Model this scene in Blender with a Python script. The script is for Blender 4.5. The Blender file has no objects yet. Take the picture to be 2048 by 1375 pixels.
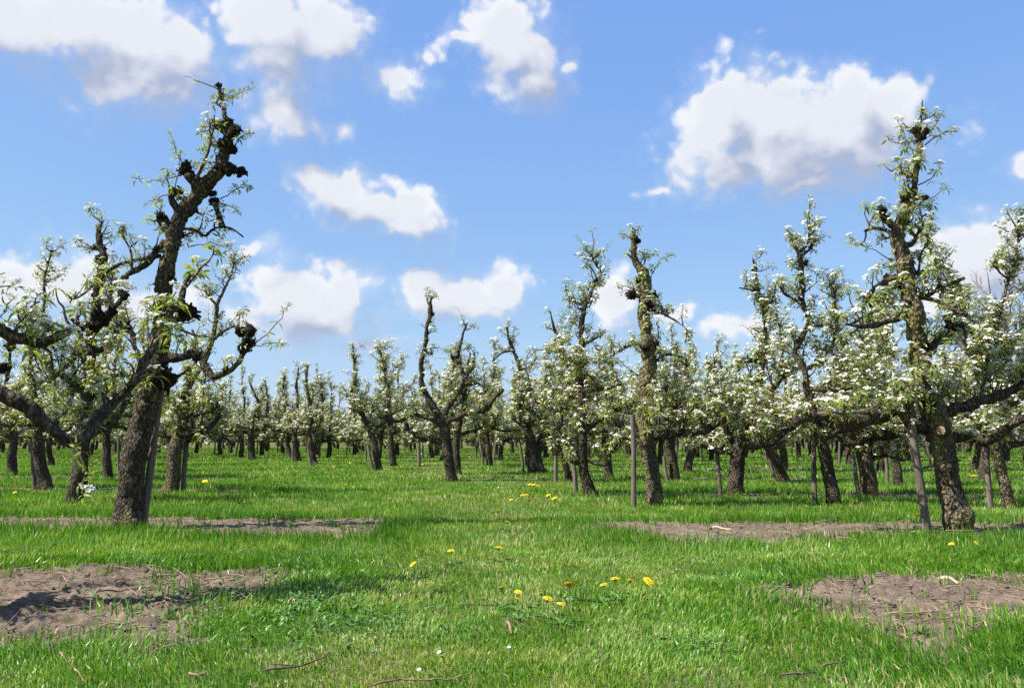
import bpy, math, random
import numpy as np
from mathutils import Vector, Matrix

# ------------------------------------------------------------------ scene, camera, world, sun
scene = bpy.context.scene
COL = scene.collection
W_PX, H_PX, F_PX, CAM_H, HORIZON = 2048.0, 1375.0, 1773.0, 0.85, 870.0
PITCH = math.atan((HORIZON - H_PX / 2) / F_PX)

cam_data = bpy.data.cameras.new('camera')
cam_data.sensor_width = 36.0
cam_data.lens = 36.0 * F_PX / W_PX
cam_data.clip_start = 0.05
cam_data.clip_end = 4000.0
cam = bpy.data.objects.new('camera', cam_data)
COL.objects.link(cam)
cam.location = (0, 0, CAM_H)
cam.rotation_euler = (math.pi / 2 + PITCH, 0, 0)
scene.camera = cam

SUN_AZ = math.radians(16.0)     # shadows fall to the right and a little away
SUN_EL = math.radians(51.0)
sun_dir = Vector((math.cos(SUN_AZ) * math.cos(SUN_EL), math.sin(SUN_AZ) * math.cos(SUN_EL), -math.sin(SUN_EL)))
sun_data = bpy.data.lights.new('sun', 'SUN')
sun_data.energy = 5.0
sun_data.angle = math.radians(0.5)
sun_data.color = (1.0, 0.95, 0.87)
sun = bpy.data.objects.new('sun', sun_data)
COL.objects.link(sun)
sun.rotation_euler = sun_dir.to_track_quat('-Z', 'Y').to_euler()

EXPOSURE = 1.23
vs = scene.view_settings
vs.view_transform = 'Standard'
vs.look = 'None'
vs.exposure = EXPOSURE
vs.gamma = 1.0
vs.use_curve_mapping = False
scene.cycles.use_denoising = False
scene.cycles.max_bounces = 8
scene.cycles.diffuse_bounces = 3
scene.cycles.transmission_bounces = 4
scene.cycles.transparent_max_bounces = 4

CT, ST = math.cos(PITCH), math.sin(PITCH)


def ray(x, y):
    u, v = (x - W_PX / 2) / F_PX, (H_PX / 2 - y) / F_PX
    return np.array([u, CT - ST * v, ST + CT * v])


def on_plane(x, y, z=0.0):
    d = ray(x, y)
    t = (z - CAM_H) / d[2]
    return np.array([d[0] * t, d[1] * t, z])


def at_depth(x, y, Y):
    d = ray(x, y)
    t = Y / d[1]
    return np.array([d[0] * t, Y, CAM_H + d[2] * t])


# ---- node helpers
def N(nt, typ, loc=None, **kw):
    n = nt.nodes.new(typ)
    for k, v in kw.items():
        setattr(n, k, v)
    return n


def math_node(nt, op, a, b=None, c=None, clamp=False):
    n = nt.nodes.new('ShaderNodeMath')
    n.operation = op
    n.use_clamp = clamp
    for i, v in enumerate((a, b, c)):
        if v is None:
            continue
        if isinstance(v, (int, float)):
            n.inputs[i].default_value = v
        else:
            nt.links.new(v, n.inputs[i])
    return n.outputs[0]


def mix_col(nt, fac, a, b, blend='MIX'):
    n = nt.nodes.new('ShaderNodeMix')
    n.data_type = 'RGBA'
    n.blend_type = blend
    n.clamp_factor = True
    for i, v in ((0, fac), (6, a), (7, b)):
        if isinstance(v, (int, float)):
            n.inputs[i].default_value = v
        elif isinstance(v, tuple):
            n.inputs[i].default_value = v if len(v) == 4 else v + (1.0,)
        else:
            nt.links.new(v, n.inputs[i])
    return n.outputs[2]


def map_range(nt, v, a, b, c=0.0, d=1.0, smooth=True):
    n = nt.nodes.new('ShaderNodeMapRange')
    n.interpolation_type = 'SMOOTHSTEP' if smooth else 'LINEAR'
    nt.links.new(v, n.inputs[0])
    for i, q in enumerate((a, b, c, d)):
        n.inputs[1 + i].default_value = q
    return n.outputs[0]


def noise(nt, vec, scale, detail=4.0, rough=0.55, dim='3D', out=0):
    n = nt.nodes.new('ShaderNodeTexNoise')
    n.noise_dimensions = dim
    n.inputs['Scale'].default_value = scale
    n.inputs['Detail'].default_value = detail
    n.inputs['Roughness'].default_value = rough
    if vec is not None:
        nt.links.new(vec, n.inputs['Vector'])
    return n.outputs[out]


# ---- world: Nishita sky with fair-weather cumulus laid out by azimuth and elevation
world = bpy.data.worlds.new('World')
scene.world = world
world.use_nodes = True
wt = world.node_tree
wt.nodes.clear()
w_out = N(wt, 'ShaderNodeOutputWorld')
sky = N(wt, 'ShaderNodeTexSky')
sky.sky_type = 'NISHITA'
sky.sun_disc = False
sky.sun_elevation = SUN_EL
# the sun stands opposite to the direction in which its light travels
sky.sun_rotation = math.atan2(-sun_dir.x, -sun_dir.y)
sky.altitude = 0.0
sky.air_density = 1.0
sky.dust_density = 0.6
sky.ozone_density = 2.5
SKY_STRENGTH = 0.082
# the camera's daylight tone response: cool white balance, soft shoulder towards the bright horizon
sky_sep = wt.nodes.new('ShaderNodeSeparateColor')
sky_comb = wt.nodes.new('ShaderNodeCombineColor')
wt.links.new(sky.outputs[0], sky_sep.inputs[0])
for ch, (s0, t0, gm) in enumerate(((1.173, 1.123, 0.66), (1.978, 2.148, 0.53), (3.474, 4.45, 0.17))):
    q = wt.nodes.new('ShaderNodeMath')
    q.operation = 'DIVIDE'
    wt.links.new(sky_sep.outputs[ch], q.inputs[0])
    q.inputs[1].default_value = s0
    e = wt.nodes.new('ShaderNodeMath')
    e.operation = 'POWER'
    wt.links.new(q.outputs[0], e.inputs[0])
    e.inputs[1].default_value = gm
    m = wt.nodes.new('ShaderNodeMath')
    m.operation = 'MULTIPLY'
    wt.links.new(e.outputs[0], m.inputs[0])
    m.inputs[1].default_value = t0
    wt.links.new(m.outputs[0], sky_comb.inputs[ch])
SKY_COL = sky_comb.outputs[0]

CLOUDS_LEFT = [  # x, y, rx, ry in the frame of the horizon view (turned into angles), and thickness
    (30, 45, 190, 80, 1.0), (190, 55, 190, 85, 1.0), (300, 100, 150, 85, 1.0), (375, 95, 65, 62, .9), (250, 150, 175, 75, .92), (335, 185, 130, 65, .8),
    (545, 45, 105, 85, 1.0), (640, 70, 105, 90, 1.0), (560, 130, 105, 68, .9), (575, 212, 100, 75, .78), (790, 165, 90, 52, .66),
    (1005, 55, 80, 62, 1.0), (1050, 110, 95, 80, 1.0), (1070, 165, 85, 62, .9), (925, 72, 60, 28, .5), (1140, 130, 40, 34, .6),
    (625, 352, 52, 44, .9), (685, 388, 82, 52, 1.0), (750, 425, 95, 48, .95), (825, 412, 62, 50, 1.0), (825, 455, 90, 45, .85),
    (585, 590, 95, 66, 1.0), (690, 585, 60, 55, 1.0), (630, 640, 140, 66, .92),
    (850, 570, 62, 52, 1.0), (925, 595, 95, 52, .95), (1015, 580, 46, 56, .95), (930, 625, 150, 36, .6),
    (10, 570, 80, 62, .9), (150, 560, 110, 65, .9), (260, 610, 150, 60, .7), (515, 490, 65, 30, .3), (790, 682, 90, 22, .3), (480, 640, 120, 60, .4), (720, 690, 160, 40, .35), (1240, 590, 48, 48, 1.0), (350, 215, 100, 60, .45), (600, 250, 70, 45, .5), (860, 120, 50, 40, .4), (690, 265, 30, 25, .4),
]
CLOUDS_RIGHT = [
    (1450, 215, 85, 85, 1.0), (1530, 225, 115, 88, 1.0), (1640, 250, 120, 80, 1.0), (1700, 205, 75, 72, 1.0), (1780, 230, 70, 70, 1.0), (1440, 275, 95, 60, 1.0),
    (1600, 300, 210, 90, 1.15), (1560, 250, 130, 80, 1.1), (1700, 290, 120, 70, 1.0), (1460, 345, 95, 58, .9), (1610, 368, 150, 42, .88), (1330, 384, 90, 18, .3),
    (1925, 505, 85, 60, 1.0), (1990, 490, 60, 45, 1.0), (1960, 560, 130, 70, .9), (1240, 590, 48, 48, 1.0), (1335, 625, 75, 34, .7), (1270, 650, 95, 40, .5), (2060, 340, 40, 34, .8),
    (1500, 650, 120, 40, .5),
]


def ang(x, y):
    d = ray(x, y)
    d = d / np.linalg.norm(d)
    return math.atan2(d[0], d[1]), math.asin(d[2])


def cloud_group(name, blobs, generic=False):
    g = bpy.data.node_groups.new(name, 'ShaderNodeTree')
    g.interface.new_socket('P', in_out='INPUT', socket_type='NodeSocketVector')
    g.interface.new_socket('D', in_out='OUTPUT', socket_type='NodeSocketFloat')
    g.interface.new_socket('S', in_out='OUTPUT', socket_type='NodeSocketFloat')
    gi, go = g.nodes.new('NodeGroupInput'), g.nodes.new('NodeGroupOutput')
    P = gi.outputs[0]
    # small billows, laid on the sky dome
    wn = g.nodes.new('ShaderNodeTexNoise')
    wn.noise_dimensions = '2D'
    wn.inputs['Scale'].default_value = 13.0
    wn.inputs['Detail'].default_value = 3.0
    wn.inputs['Roughness'].default_value = 0.5
    g.links.new(P, wn.inputs['Vector'])
    sub = g.nodes.new('ShaderNodeVectorMath')
    sub.operation = 'MULTIPLY_ADD'
    g.links.new(wn.outputs['Color'], sub.inputs[0])
    sub.inputs[1].default_value = (0.036, 0.030, 0.0)
    ad = g.nodes.new('ShaderNodeVectorMath')
    ad.operation = 'ADD'
    g.links.new(P, ad.inputs[0])
    ad.inputs[1].default_value = (-0.018, -0.015, 0.0)
    g.links.new(ad.outputs[0], sub.inputs[2])
    Q = sub.outputs[0]
    if generic:
        n0 = noise(g, P, 3.2, 2.0, 0.5, '2D')
        field = map_range(g, n0, 0.48, 0.72, -0.5, 0.8, smooth=False)
    else:
        acc = None
        for (x, y, rx, ry, s) in blobs:
            a, e = ang(x, y)
            sx, sy = F_PX / (rx * 1.10), F_PX / (ry * 1.12)
            m = g.nodes.new('ShaderNodeVectorMath')
            m.operation = 'MULTIPLY_ADD'
            g.links.new(Q, m.inputs[0])
            m.inputs[1].default_value = (sx, sy, 0)
            m.inputs[2].default_value = (-a * sx, -e * sy, 0)
            l = g.nodes.new('ShaderNodeVectorMath')
            l.operation = 'LENGTH'
            g.links.new(m.outputs[0], l.inputs[0])
            v = l.outputs['Value']
            if abs(s - 1.0) > 0.01:
                v = math_node(g, 'ADD', v, (1.0 - s) * 0.75)
            acc = v if acc is None else math_node(g, 'SMOOTH_MIN', acc, v, 0.3)
        field = math_node(g, 'SUBTRACT', 1.0, acc)
    fb = noise(g, P, 22.0, 8.0, 0.58, '2D')
    puff = None
    for sc_, wgt in ((34.0, 0.42), (75.0, 0.30)):
        v = g.nodes.new('ShaderNodeTexVoronoi')
        v.voronoi_dimensions = '2D'
        v.feature = 'SMOOTH_F1'
        v.inputs['Scale'].default_value = sc_
        v.inputs['Smoothness'].default_value = 0.6
        g.links.new(Q, v.inputs['Vector'])
        t = math_node(g, 'MULTIPLY', math_node(g, 'SUBTRACT', 0.42, v.outputs['Distance']), wgt)
        puff = t if puff is None else math_node(g, 'ADD', puff, t)
    # solid cores, billows and tatters only towards the rim
    core = map_range(g, field, 0.25, 0.95, 0.0, 0.65)
    fp = math_node(g, 'ADD', math_node(g, 'MULTIPLY_ADD', field, 0.95, core), puff)
    d = math_node(g, 'MULTIPLY_ADD', math_node(g, 'SUBTRACT', fb, 0.5), 1.5, fp)
    fs = noise(g, P, 16.0, 4.0, 0.5, '2D')
    s = math_node(g, 'MULTIPLY_ADD', math_node(g, 'SUBTRACT', fs, 0.5), 0.6, fp)
    g.links.new(d, go.inputs[0])
    g.links.new(s, go.inputs[1])
    return g


tc = N(wt, 'ShaderNodeTexCoord')
sep = N(wt, 'ShaderNodeSeparateXYZ')
wt.links.new(tc.outputs['Generated'], sep.inputs[0])
az = math_node(wt, 'ARCTAN2', sep.outputs[0], sep.outputs[1])
el = math_node(wt, 'ARCSINE', sep.outputs[2])
comb = N(wt, 'ShaderNodeCombineXYZ')
wt.links.new(az, comb.inputs[0])
wt.links.new(el, comb.inputs[1])
# the coordinate a little nearer to the sun, for the self-shading of each cloud
off = N(wt, 'ShaderNodeVectorMath', operation='ADD')
wt.links.new(comb.outputs[0], off.inputs[0])
off.inputs[1].default_value = (-0.024, 0.040, 0)


def cloud_background(group):
    g1, g2 = N(wt, 'ShaderNodeGroup'), N(wt, 'ShaderNodeGroup')
    g1.node_tree = g2.node_tree = group
    wt.links.new(comb.outputs[0], g1.inputs[0])
    wt.links.new(off.outputs[0], g2.inputs[0])
    lit = math_node(wt, 'SUBTRACT', g1.outputs[1], g2.outputs[1])
    lit = map_range(wt, lit, -1.05, 0.95)
    # crisp towards the sun, ragged and thin below
    hi = math_node(wt, 'MULTIPLY_ADD', lit, -0.95, 1.50)
    a = math_node(wt, 'DIVIDE', math_node(wt, 'ADD', g1.outputs[0], 0.12), hi, clamp=True)
    a = map_range(wt, a, 0.0, 1.0)
    a = math_node(wt, 'MULTIPLY', a, 0.93)
    veil = math_node(wt, 'MULTIPLY', map_range(wt, g1.outputs[1], -0.35, 0.85), 0.45)
    a = math_node(wt, 'MAXIMUM', a, veil)
    thick = map_range(wt, g1.outputs[1], 0.1, 1.0)
    shade = math_node(wt, 'MULTIPLY_ADD', lit, 1.05, math_node(wt, 'MULTIPLY_ADD', thick, -0.20, -0.06), clamp=True)
    k = 1.0 / SKY_STRENGTH / 2 ** EXPOSURE
    colr = mix_col(wt, shade, (0.45 * k, 0.505 * k, 0.66 * k), (0.97 * k, 0.98 * k, 1.01 * k))
    c = mix_col(wt, a, SKY_COL, colr)
    b = N(wt, 'ShaderNodeBackground')
    wt.links.new(c, b.inputs[0])
    b.inputs[1].default_value = SKY_STRENGTH
    return b.outputs[0]


bg_plain = N(wt, 'ShaderNodeBackground')
wt.links.new(SKY_COL, bg_plain.inputs[0])
bg_plain.inputs[1].default_value = SKY_STRENGTH
bl = cloud_background(cloud_group('clouds_west', CLOUDS_LEFT))
br = cloud_background(cloud_group('clouds_east', CLOUDS_RIGHT))
bo = cloud_background(cloud_group('clouds_elsewhere', None, True))


def mix_sh(fac, a, b):
    m = N(wt, 'ShaderNodeMixShader')
    wt.links.new(fac, m.inputs[0])
    wt.links.new(a, m.inputs[1])
    wt.links.new(b, m.inputs[2])
    return m.outputs[0]


right = math_node(wt, 'GREATER_THAN', az, ang(1190, 400)[0])
inner = mix_sh(right, bl, br)
outside = math_node(wt, 'MAXIMUM',
                    math_node(wt, 'GREATER_THAN', math_node(wt, 'ABSOLUTE', az), math.radians(37)),
                    math_node(wt, 'GREATER_THAN', el, math.radians(33)))
upper = mix_sh(outside, inner, bo)
low = math_node(wt, 'LESS_THAN', el, math.radians(1.0))
wt.links.new(mix_sh(low, upper, bg_plain.outputs[0]), w_out.inputs[0])

# ------------------------------------------------------------------ helpers: noise, meshes, materials
RNG = np.random.default_rng(11)


def vnoise(p, seed=0):
    """value noise in 0..1 for points (n,3)"""
    p = np.asarray(p, dtype=np.float64)
    i = np.floor(p).astype(np.int64)
    f = p - i
    f = f * f * (3 - 2 * f)
    out = np.zeros(len(p))
    for dx in (0, 1):
        wx = f[:, 0] if dx else 1 - f[:, 0]
        for dy in (0, 1):
            wy = f[:, 1] if dy else 1 - f[:, 1]
            for dz in (0, 1):
                wz = f[:, 2] if dz else 1 - f[:, 2]
                h = (i[:, 0] + dx) * 374761393 + (i[:, 1] + dy) * 668265263 + (i[:, 2] + dz) * 2147483647 + seed * 974711
                h = (h ^ (h >> 13)) * 1274126177
                h = (h ^ (h >> 16)) & 0xFFFFFF
                out += wx * wy * wz * (h / 16777215.0)
    return out


def fbm(p, octaves=4, seed=0, gain=0.5):
    p = np.asarray(p, dtype=np.float64)
    a, s, t = 1.0, 0.0, 0.0
    for o in range(octaves):
        s = s + a * vnoise(p * (2.03 ** o), seed + o)
        t += a
        a *= gain
    return s / t


def xy3(x, y, s):
    return np.stack([x * s, y * s, np.zeros_like(x)], axis=1)


class Buf:
    def __init__(self):
        self.v, self.t, self.q, self.r = [], [], [], []
        self.tm, self.qm = [], []
        self.n = 0

    def add(self, v, tris=None, quads=None, rnd=0.5, mat=0):
        v = np.asarray(v, dtype=np.float32)
        self.v.append(v)
        r = np.empty(len(v), dtype=np.float32)
        r[:] = rnd
        self.r.append(r)
        if tris is not None and len(tris):
            self.t.append(np.asarray(tris, dtype=np.int32) + self.n)
            self.tm.append(np.full(len(tris), mat, dtype=np.int32))
        if quads is not None and len(quads):
            self.q.append(np.asarray(quads, dtype=np.int32) + self.n)
            self.qm.append(np.full(len(quads), mat, dtype=np.int32))
        self.n += len(v)

    def mesh(self, name, mats, smooth=True):
        me = bpy.data.meshes.new(name)
        if self.n == 0:
            return me
        V = np.concatenate(self.v)
        T = np.concatenate(self.t) if self.t else np.zeros((0, 3), np.int32)
        Q = np.concatenate(self.q) if self.q else np.zeros((0, 4), np.int32)
        me.vertices.add(len(V))
        me.vertices.foreach_set('co', V.ravel())
        loops = np.concatenate([T.ravel(), Q.ravel()]).astype(np.int32)
        me.loops.add(len(loops))
        me.loops.foreach_set('vertex_index', loops)
        nf = len(T) + len(Q)
        me.polygons.add(nf)
        starts = np.concatenate([np.arange(len(T)) * 3, len(T) * 3 + np.arange(len(Q)) * 4]).astype(np.int32)
        me.polygons.foreach_set('loop_start', starts)
        mi = np.concatenate((self.tm if self.tm else [np.zeros(0, np.int32)]) + (self.qm if self.qm else [np.zeros(0, np.int32)]))
        for m in mats:
            me.materials.append(m)
        me.polygons.foreach_set('material_index', mi.astype(np.int32))
        me.update(calc_edges=True)
        me.polygons.foreach_set('use_smooth', np.full(nf, smooth, dtype=bool))
        at = me.attributes.new('rnd', 'FLOAT', 'POINT')
        at.data.foreach_set('value', np.concatenate(self.r))
        return me


def link(name, data, parent=None, loc=None):
    o = bpy.data.objects.new(name, data)
    COL.objects.link(o)
    if parent is not None:
        o.parent = parent
    if loc is not None:
        o.location = loc
    return o


def tag(o, label=None, cat=None, group=None, kind=None):
    for k, v in (('label', label), ('category', cat), ('group', group), ('kind', kind)):
        if v:
            o[k] = v
    return o


def norm(v):
    v = np.asarray(v, dtype=float)
    return v / (np.linalg.norm(v) + 1e-12)


def tube(buf, P, R, sides=6, rough=0.0, freq=9.0, seed=0, cap=True, rnd=0.5, mat=0, stretch=1.0, ripple=0.0):
    P = np.asarray(P, float)
    R = np.asarray(R, float)
    n = len(P)
    T = np.gradient(P, axis=0)
    T /= np.linalg.norm(T, axis=1)[:, None] + 1e-12
    d = np.abs(P[-1] - P[0])
    ref = np.zeros(3)
    ref[int(np.argmin(d))] = 1.0
    S = np.cross(T, ref)
    S /= np.linalg.norm(S, axis=1)[:, None] + 1e-12
    B = np.cross(T, S)
    a = np.arange(sides) * 2 * math.pi / sides
    c, s = np.cos(a), np.sin(a)
    dirs = S[:, None, :] * c[None, :, None] + B[:, None, :] * s[None, :, None]
    rr = np.repeat(R[:, None], sides, axis=1)
    if rough > 0:
        q = (P[:, None, :] + dirs * R[:, None, None]).reshape(-1, 3)
        qq = q * freq
        qq[:, 2] *= stretch
        nz = fbm(qq, 3, seed).reshape(n, sides) - 0.5
        rr = rr * (1 + 2 * rough * nz)
        if ripple > 0:
            q3 = q * 34.0
            q3[:, 2] *= 0.75
            nz2 = np.abs(vnoise(q3, seed + 9) - 0.5).reshape(n, sides) * 2
            rr = rr + ripple * (nz2 - 0.5)
    V = P[:, None, :] + dirs * rr[:, :, None]
    V = V.reshape(-1, 3)
    i = np.arange(n - 1)[:, None] * sides
    j = np.arange(sides)[None, :]
    jn = (j + 1) % sides
    Q = np.stack([i + j, i + jn, i + sides + jn, i + sides + j], axis=-1).reshape(-1, 4)
    tris = None
    if cap:
        V = np.vstack([V, P[-1] + T[-1] * R[-1] * 0.6])
        m = len(V) - 1
        b0 = (n - 1) * sides
        jj = np.arange(sides)
        tris = np.stack([b0 + jj, b0 + (jj + 1) % sides, np.full(sides, m)], axis=1)
    buf.add(V, tris, Q, rnd, mat)


def catmull(P, step):
    P = np.asarray(P, float)
    k = P.shape[1]
    if len(P) < 3:
        L = np.linalg.norm(P[-1, :3] - P[0, :3])
        m = max(2, int(L / step) + 1)
        t = np.linspace(0, 1, m)[:, None]
        return P[0] * (1 - t) + P[-1] * t
    E = np.vstack([2 * P[0] - P[1], P, 2 * P[-1] - P[-2]])
    out = []
    for i in range(len(P) - 1):
        p0, p1, p2, p3 = E[i], E[i + 1], E[i + 2], E[i + 3]
        m = max(2, int(np.linalg.norm(p2[:3] - p1[:3]) / step))
        t = np.linspace(0, 1, m, endpoint=False)[:, None]
        out.append(0.5 * (2 * p1 + (p2 - p0) * t + (2 * p0 - 5 * p1 + 4 * p2 - p3) * t ** 2 + (3 * p1 - p0 - 3 * p2 + p3) * t ** 3))
    out.append(P[-1:])
    return np.vstack(out)


# ---- materials
def new_mat(name):
    m = bpy.data.materials.new(name)
    m.use_nodes = True
    nt = m.node_tree
    nt.nodes.clear()
    return m, nt, N(nt, 'ShaderNodeOutputMaterial')


def attr(nt, name='rnd'):
    a = N(nt, 'ShaderNodeAttribute')
    a.attribute_name = name
    return a.outputs['Fac']


def principled(nt, col, rough=0.8, spec=0.3, normal=None):
    p = N(nt, 'ShaderNodeBsdfPrincipled')
    if isinstance(col, tuple):
        p.inputs['Base Color'].default_value = col + (1.0,)
    else:
        nt.links.new(col, p.inputs['Base Color'])
    if isinstance(rough, (int, float)):
        p.inputs['Roughness'].default_value = rough
    else:
        nt.links.new(rough, p.inputs['Roughness'])
    p.inputs['Specular IOR Level'].default_value = spec
    if normal is not None:
        nt.links.new(normal, p.inputs['Normal'])
    return p.outputs[0]


def bump(nt, h, strength=0.5, dist=0.02):
    b = N(nt, 'ShaderNodeBump')
    b.inputs['Strength'].default_value = strength
    b.inputs['Distance'].default_value = dist
    nt.links.new(h, b.inputs['Height'])
    return b.outputs[0]


def ramp(nt, fac, stops):
    r = N(nt, 'ShaderNodeValToRGB')
    e = r.color_ramp.elements
    while len(e) < len(stops):
        e.new(0.5)
    for q, (p, c) in zip(e, stops):
        q.position = p
        q.color = c + (1.0,)
    nt.links.new(fac, r.inputs[0])
    return r.outputs[0]


def translucent_mix(nt, col, tcol, fac, rough=0.5, spec=0.3):
    p = principled(nt, col, rough, spec)
    t = N(nt, 'ShaderNodeBsdfTranslucent')
    nt.links.new(tcol, t.inputs[0])
    m = N(nt, 'ShaderNodeMixShader')
    m.inputs[0].default_value = fac
    nt.links.new(p, m.inputs[1])
    nt.links.new(t.outputs[0], m.inputs[2])
    return m.outputs[0]


def make_bark(name, lichen=0.5, tone=1.0):
    m, nt, out = new_mat(name)
    tcn = N(nt, 'ShaderNodeTexCoord')
    mp = N(nt, 'ShaderNodeMapping')
    mp.inputs['Scale'].default_value = (1.0, 1.0, 0.55)
    nt.links.new(tcn.outputs['Object'], mp.inputs[0])
    co = mp.outputs[0]
    wob = N(nt, 'ShaderNodeVectorMath', operation='MULTIPLY_ADD')
    wn = N(nt, 'ShaderNodeTexNoise')
    wn.inputs['Scale'].default_value = 14
    nt.links.new(co, wn.inputs[0])
    nt.links.new(wn.outputs['Color'], wob.inputs[0])
    wob.inputs[1].default_value = (0.05, 0.05, 0.05)
    nt.links.new(co, wob.inputs[2])
    vo = N(nt, 'ShaderNodeTexVoronoi')
    vo.feature = 'F1'
    vo.inputs['Scale'].default_value = 46
    vo.inputs['Randomness'].default_value = 1.0
    nt.links.new(wob.outputs[0], vo.inputs['Vector'])
    plates = map_range(nt, vo.outputs['Distance'], 0.75, 0.25)
    cell = N(nt, 'ShaderNodeSeparateColor')
    nt.links.new(vo.outputs['Color'], cell.inputs[0])
    n1 = noise(nt, co, 55, 6, 0.65)
    n2 = noise(nt, co, 4.0, 5, 0.65)
    n4 = noise(nt, co, 12.0, 4, 0.6)
    base = ramp(nt, n1, [(0.28, (0.035 * tone, 0.028 * tone, 0.021 * tone)), (0.52, (0.115 * tone, 0.094 * tone, 0.068 * tone)), (0.75, (0.25 * tone, 0.215 * tone, 0.16 * tone))])
    base = mix_col(nt, math_node(nt, 'MULTIPLY', cell.outputs[0], 0.5), base, (0.20 * tone, 0.17 * tone, 0.125 * tone))
    base = mix_col(nt, map_range(nt, n4, 0.35, 0.6), mix_col(nt, 1.0, base, (0.62, 0.6, 0.58), 'MULTIPLY'), base)
    lf = map_range(nt, math_node(nt, 'ADD', n2, math_node(nt, 'MULTIPLY', math_node(nt, 'SUBTRACT', n1, 0.5), 0.7)), 0.70 - 0.3 * lichen, 0.86 - 0.3 * lichen)
    lf = math_node(nt, 'MULTIPLY', lf, 0.7)
    base = mix_col(nt, lf, base, (0.30, 0.27, 0.10))
    base = mix_col(nt, plates, mix_col(nt, 1.0, base, (0.42, 0.40, 0.38), 'MULTIPLY'), base)
    h = math_node(nt, 'ADD', math_node(nt, 'MULTIPLY', plates, 0.7), math_node(nt, 'MULTIPLY', n1, 0.9))
    nt.links.new(principled(nt, base, 0.92, 0.12, bump(nt, h, 1.0, 0.026)), out.inputs[0])
    return m


BARK = make_bark('bark', 0.55, 0.80)
BARK_DARK = make_bark('bark_spur', 0.3, 0.72)
BARK_MOSSY = make_bark('bark_mossy', 0.85, 1.15)
BARK_GREY = make_bark('bark_limb', 0.25, 0.95)


def make_twig():
    m, nt, out = new_mat('twig_bark')
    tcn = N(nt, 'ShaderNodeTexCoord')
    n1 = noise(nt, tcn.outputs['Object'], 40, 3)
    c = ramp(nt, n1, [(0.3, (0.04, 0.028, 0.022)), (0.7, (0.15, 0.115, 0.095))])
    nt.links.new(principled(nt, c, 0.8, 0.25), out.inputs[0])
    return m


TWIG = make_twig()


def make_leaf():
    m, nt, out = new_mat('pear_leaf')
    r = attr(nt)
    c = ramp(nt, r, [(0.0, (0.064, 0.115, 0.021)), (0.3, (0.145, 0.208, 0.038)), (0.6, (0.246, 0.285, 0.072)), (0.86, (0.340, 0.340, 0.119)), (1.0, (0.272, 0.178, 0.060))])
    tcol = mix_col(nt, 1.0, c, (1.45, 1.5, 0.5), 'MULTIPLY')
    nt.links.new(translucent_mix(nt, c, tcol, 0.45, 0.42, 0.4), out.inputs[0])
    return m


LEAF = make_leaf()


def make_petal():
    m, nt, out = new_mat('petal')
    r = attr(nt)
    c = ramp(nt, r, [(0.0, (0.56, 0.55, 0.47)), (1.0, (0.74, 0.73, 0.67))])
    nt.links.new(translucent_mix(nt, c, c, 0.3, 0.7, 0.2), out.inputs[0])
    return m


PETAL = make_petal()


def flat_mat(name, col, rough=0.8, spec=0.2, var=0.25, scale=30):
    m, nt, out = new_mat(name)
    tcn = N(nt, 'ShaderNodeTexCoord')
    n1 = noise(nt, tcn.outputs['Object'], scale, 3)
    c = ramp(nt, n1, [(0.3, tuple(q * (1 - var) for q in col)), (0.7, tuple(q * (1 + var) for q in col))])
    nt.links.new(principled(nt, c, rough, spec), out.inputs[0])
    return m


STAMEN = flat_mat('stamen', (0.22, 0.10, 0.07))
BUD_GREEN = flat_mat('flower_stalk', (0.16, 0.24, 0.05))
def make_cut():
    m, nt, out = new_mat('cut_wood')
    tcn = N(nt, 'ShaderNodeTexCoord')
    w = N(nt, 'ShaderNodeTexWave')
    w.wave_type = 'RINGS'
    w.rings_direction = 'SPHERICAL'
    w.inputs['Scale'].default_value = 45
    w.inputs['Distortion'].default_value = 3.0
    nt.links.new(tcn.outputs['Object'], w.inputs[0])
    n1 = noise(nt, tcn.outputs['Object'], 60, 4)
    v = math_node(nt, 'MULTIPLY_ADD', w.outputs['Fac'], 0.25, math_node(nt, 'MULTIPLY', n1, 0.75))
    c = ramp(nt, v, [(0.25, (0.13, 0.08, 0.05)), (0.5, (0.28, 0.19, 0.115)), (0.8, (0.37, 0.27, 0.175))])
    nt.links.new(principled(nt, c, 0.85, 0.15, bump(nt, v, 0.4, 0.004)), out.inputs[0])
    return m


CUT_WOOD = make_cut()
STRAP = flat_mat('strap_rubber', (0.012, 0.012, 0.013), 0.6)


def make_stake_mat():
    m, nt, out = new_mat('weathered_stake')
    tcn = N(nt, 'ShaderNodeTexCoord')
    mp = N(nt, 'ShaderNodeMapping')
    mp.inputs['Scale'].default_value = (60, 60, 3)
    nt.links.new(tcn.outputs['Object'], mp.inputs[0])
    n1 = noise(nt, mp.outputs[0], 1.0, 5, 0.6)
    n2 = noise(nt, tcn.outputs['Object'], 4, 3)
    c = ramp(nt, n1, [(0.25, (0.045, 0.036, 0.028)), (0.5, (0.12, 0.098, 0.078)), (0.75, (0.215, 0.18, 0.148))])
    c = mix_col(nt, map_range(nt, n2, 0.45, 0.7), c, mix_col(nt, 0.6, c, (0.12, 0.105, 0.09)))
    nt.links.new(principled(nt, c, 0.9, 0.15, bump(nt, n1, 0.7, 0.006)), out.inputs[0])
    return m


STAKE = make_stake_mat()


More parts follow.
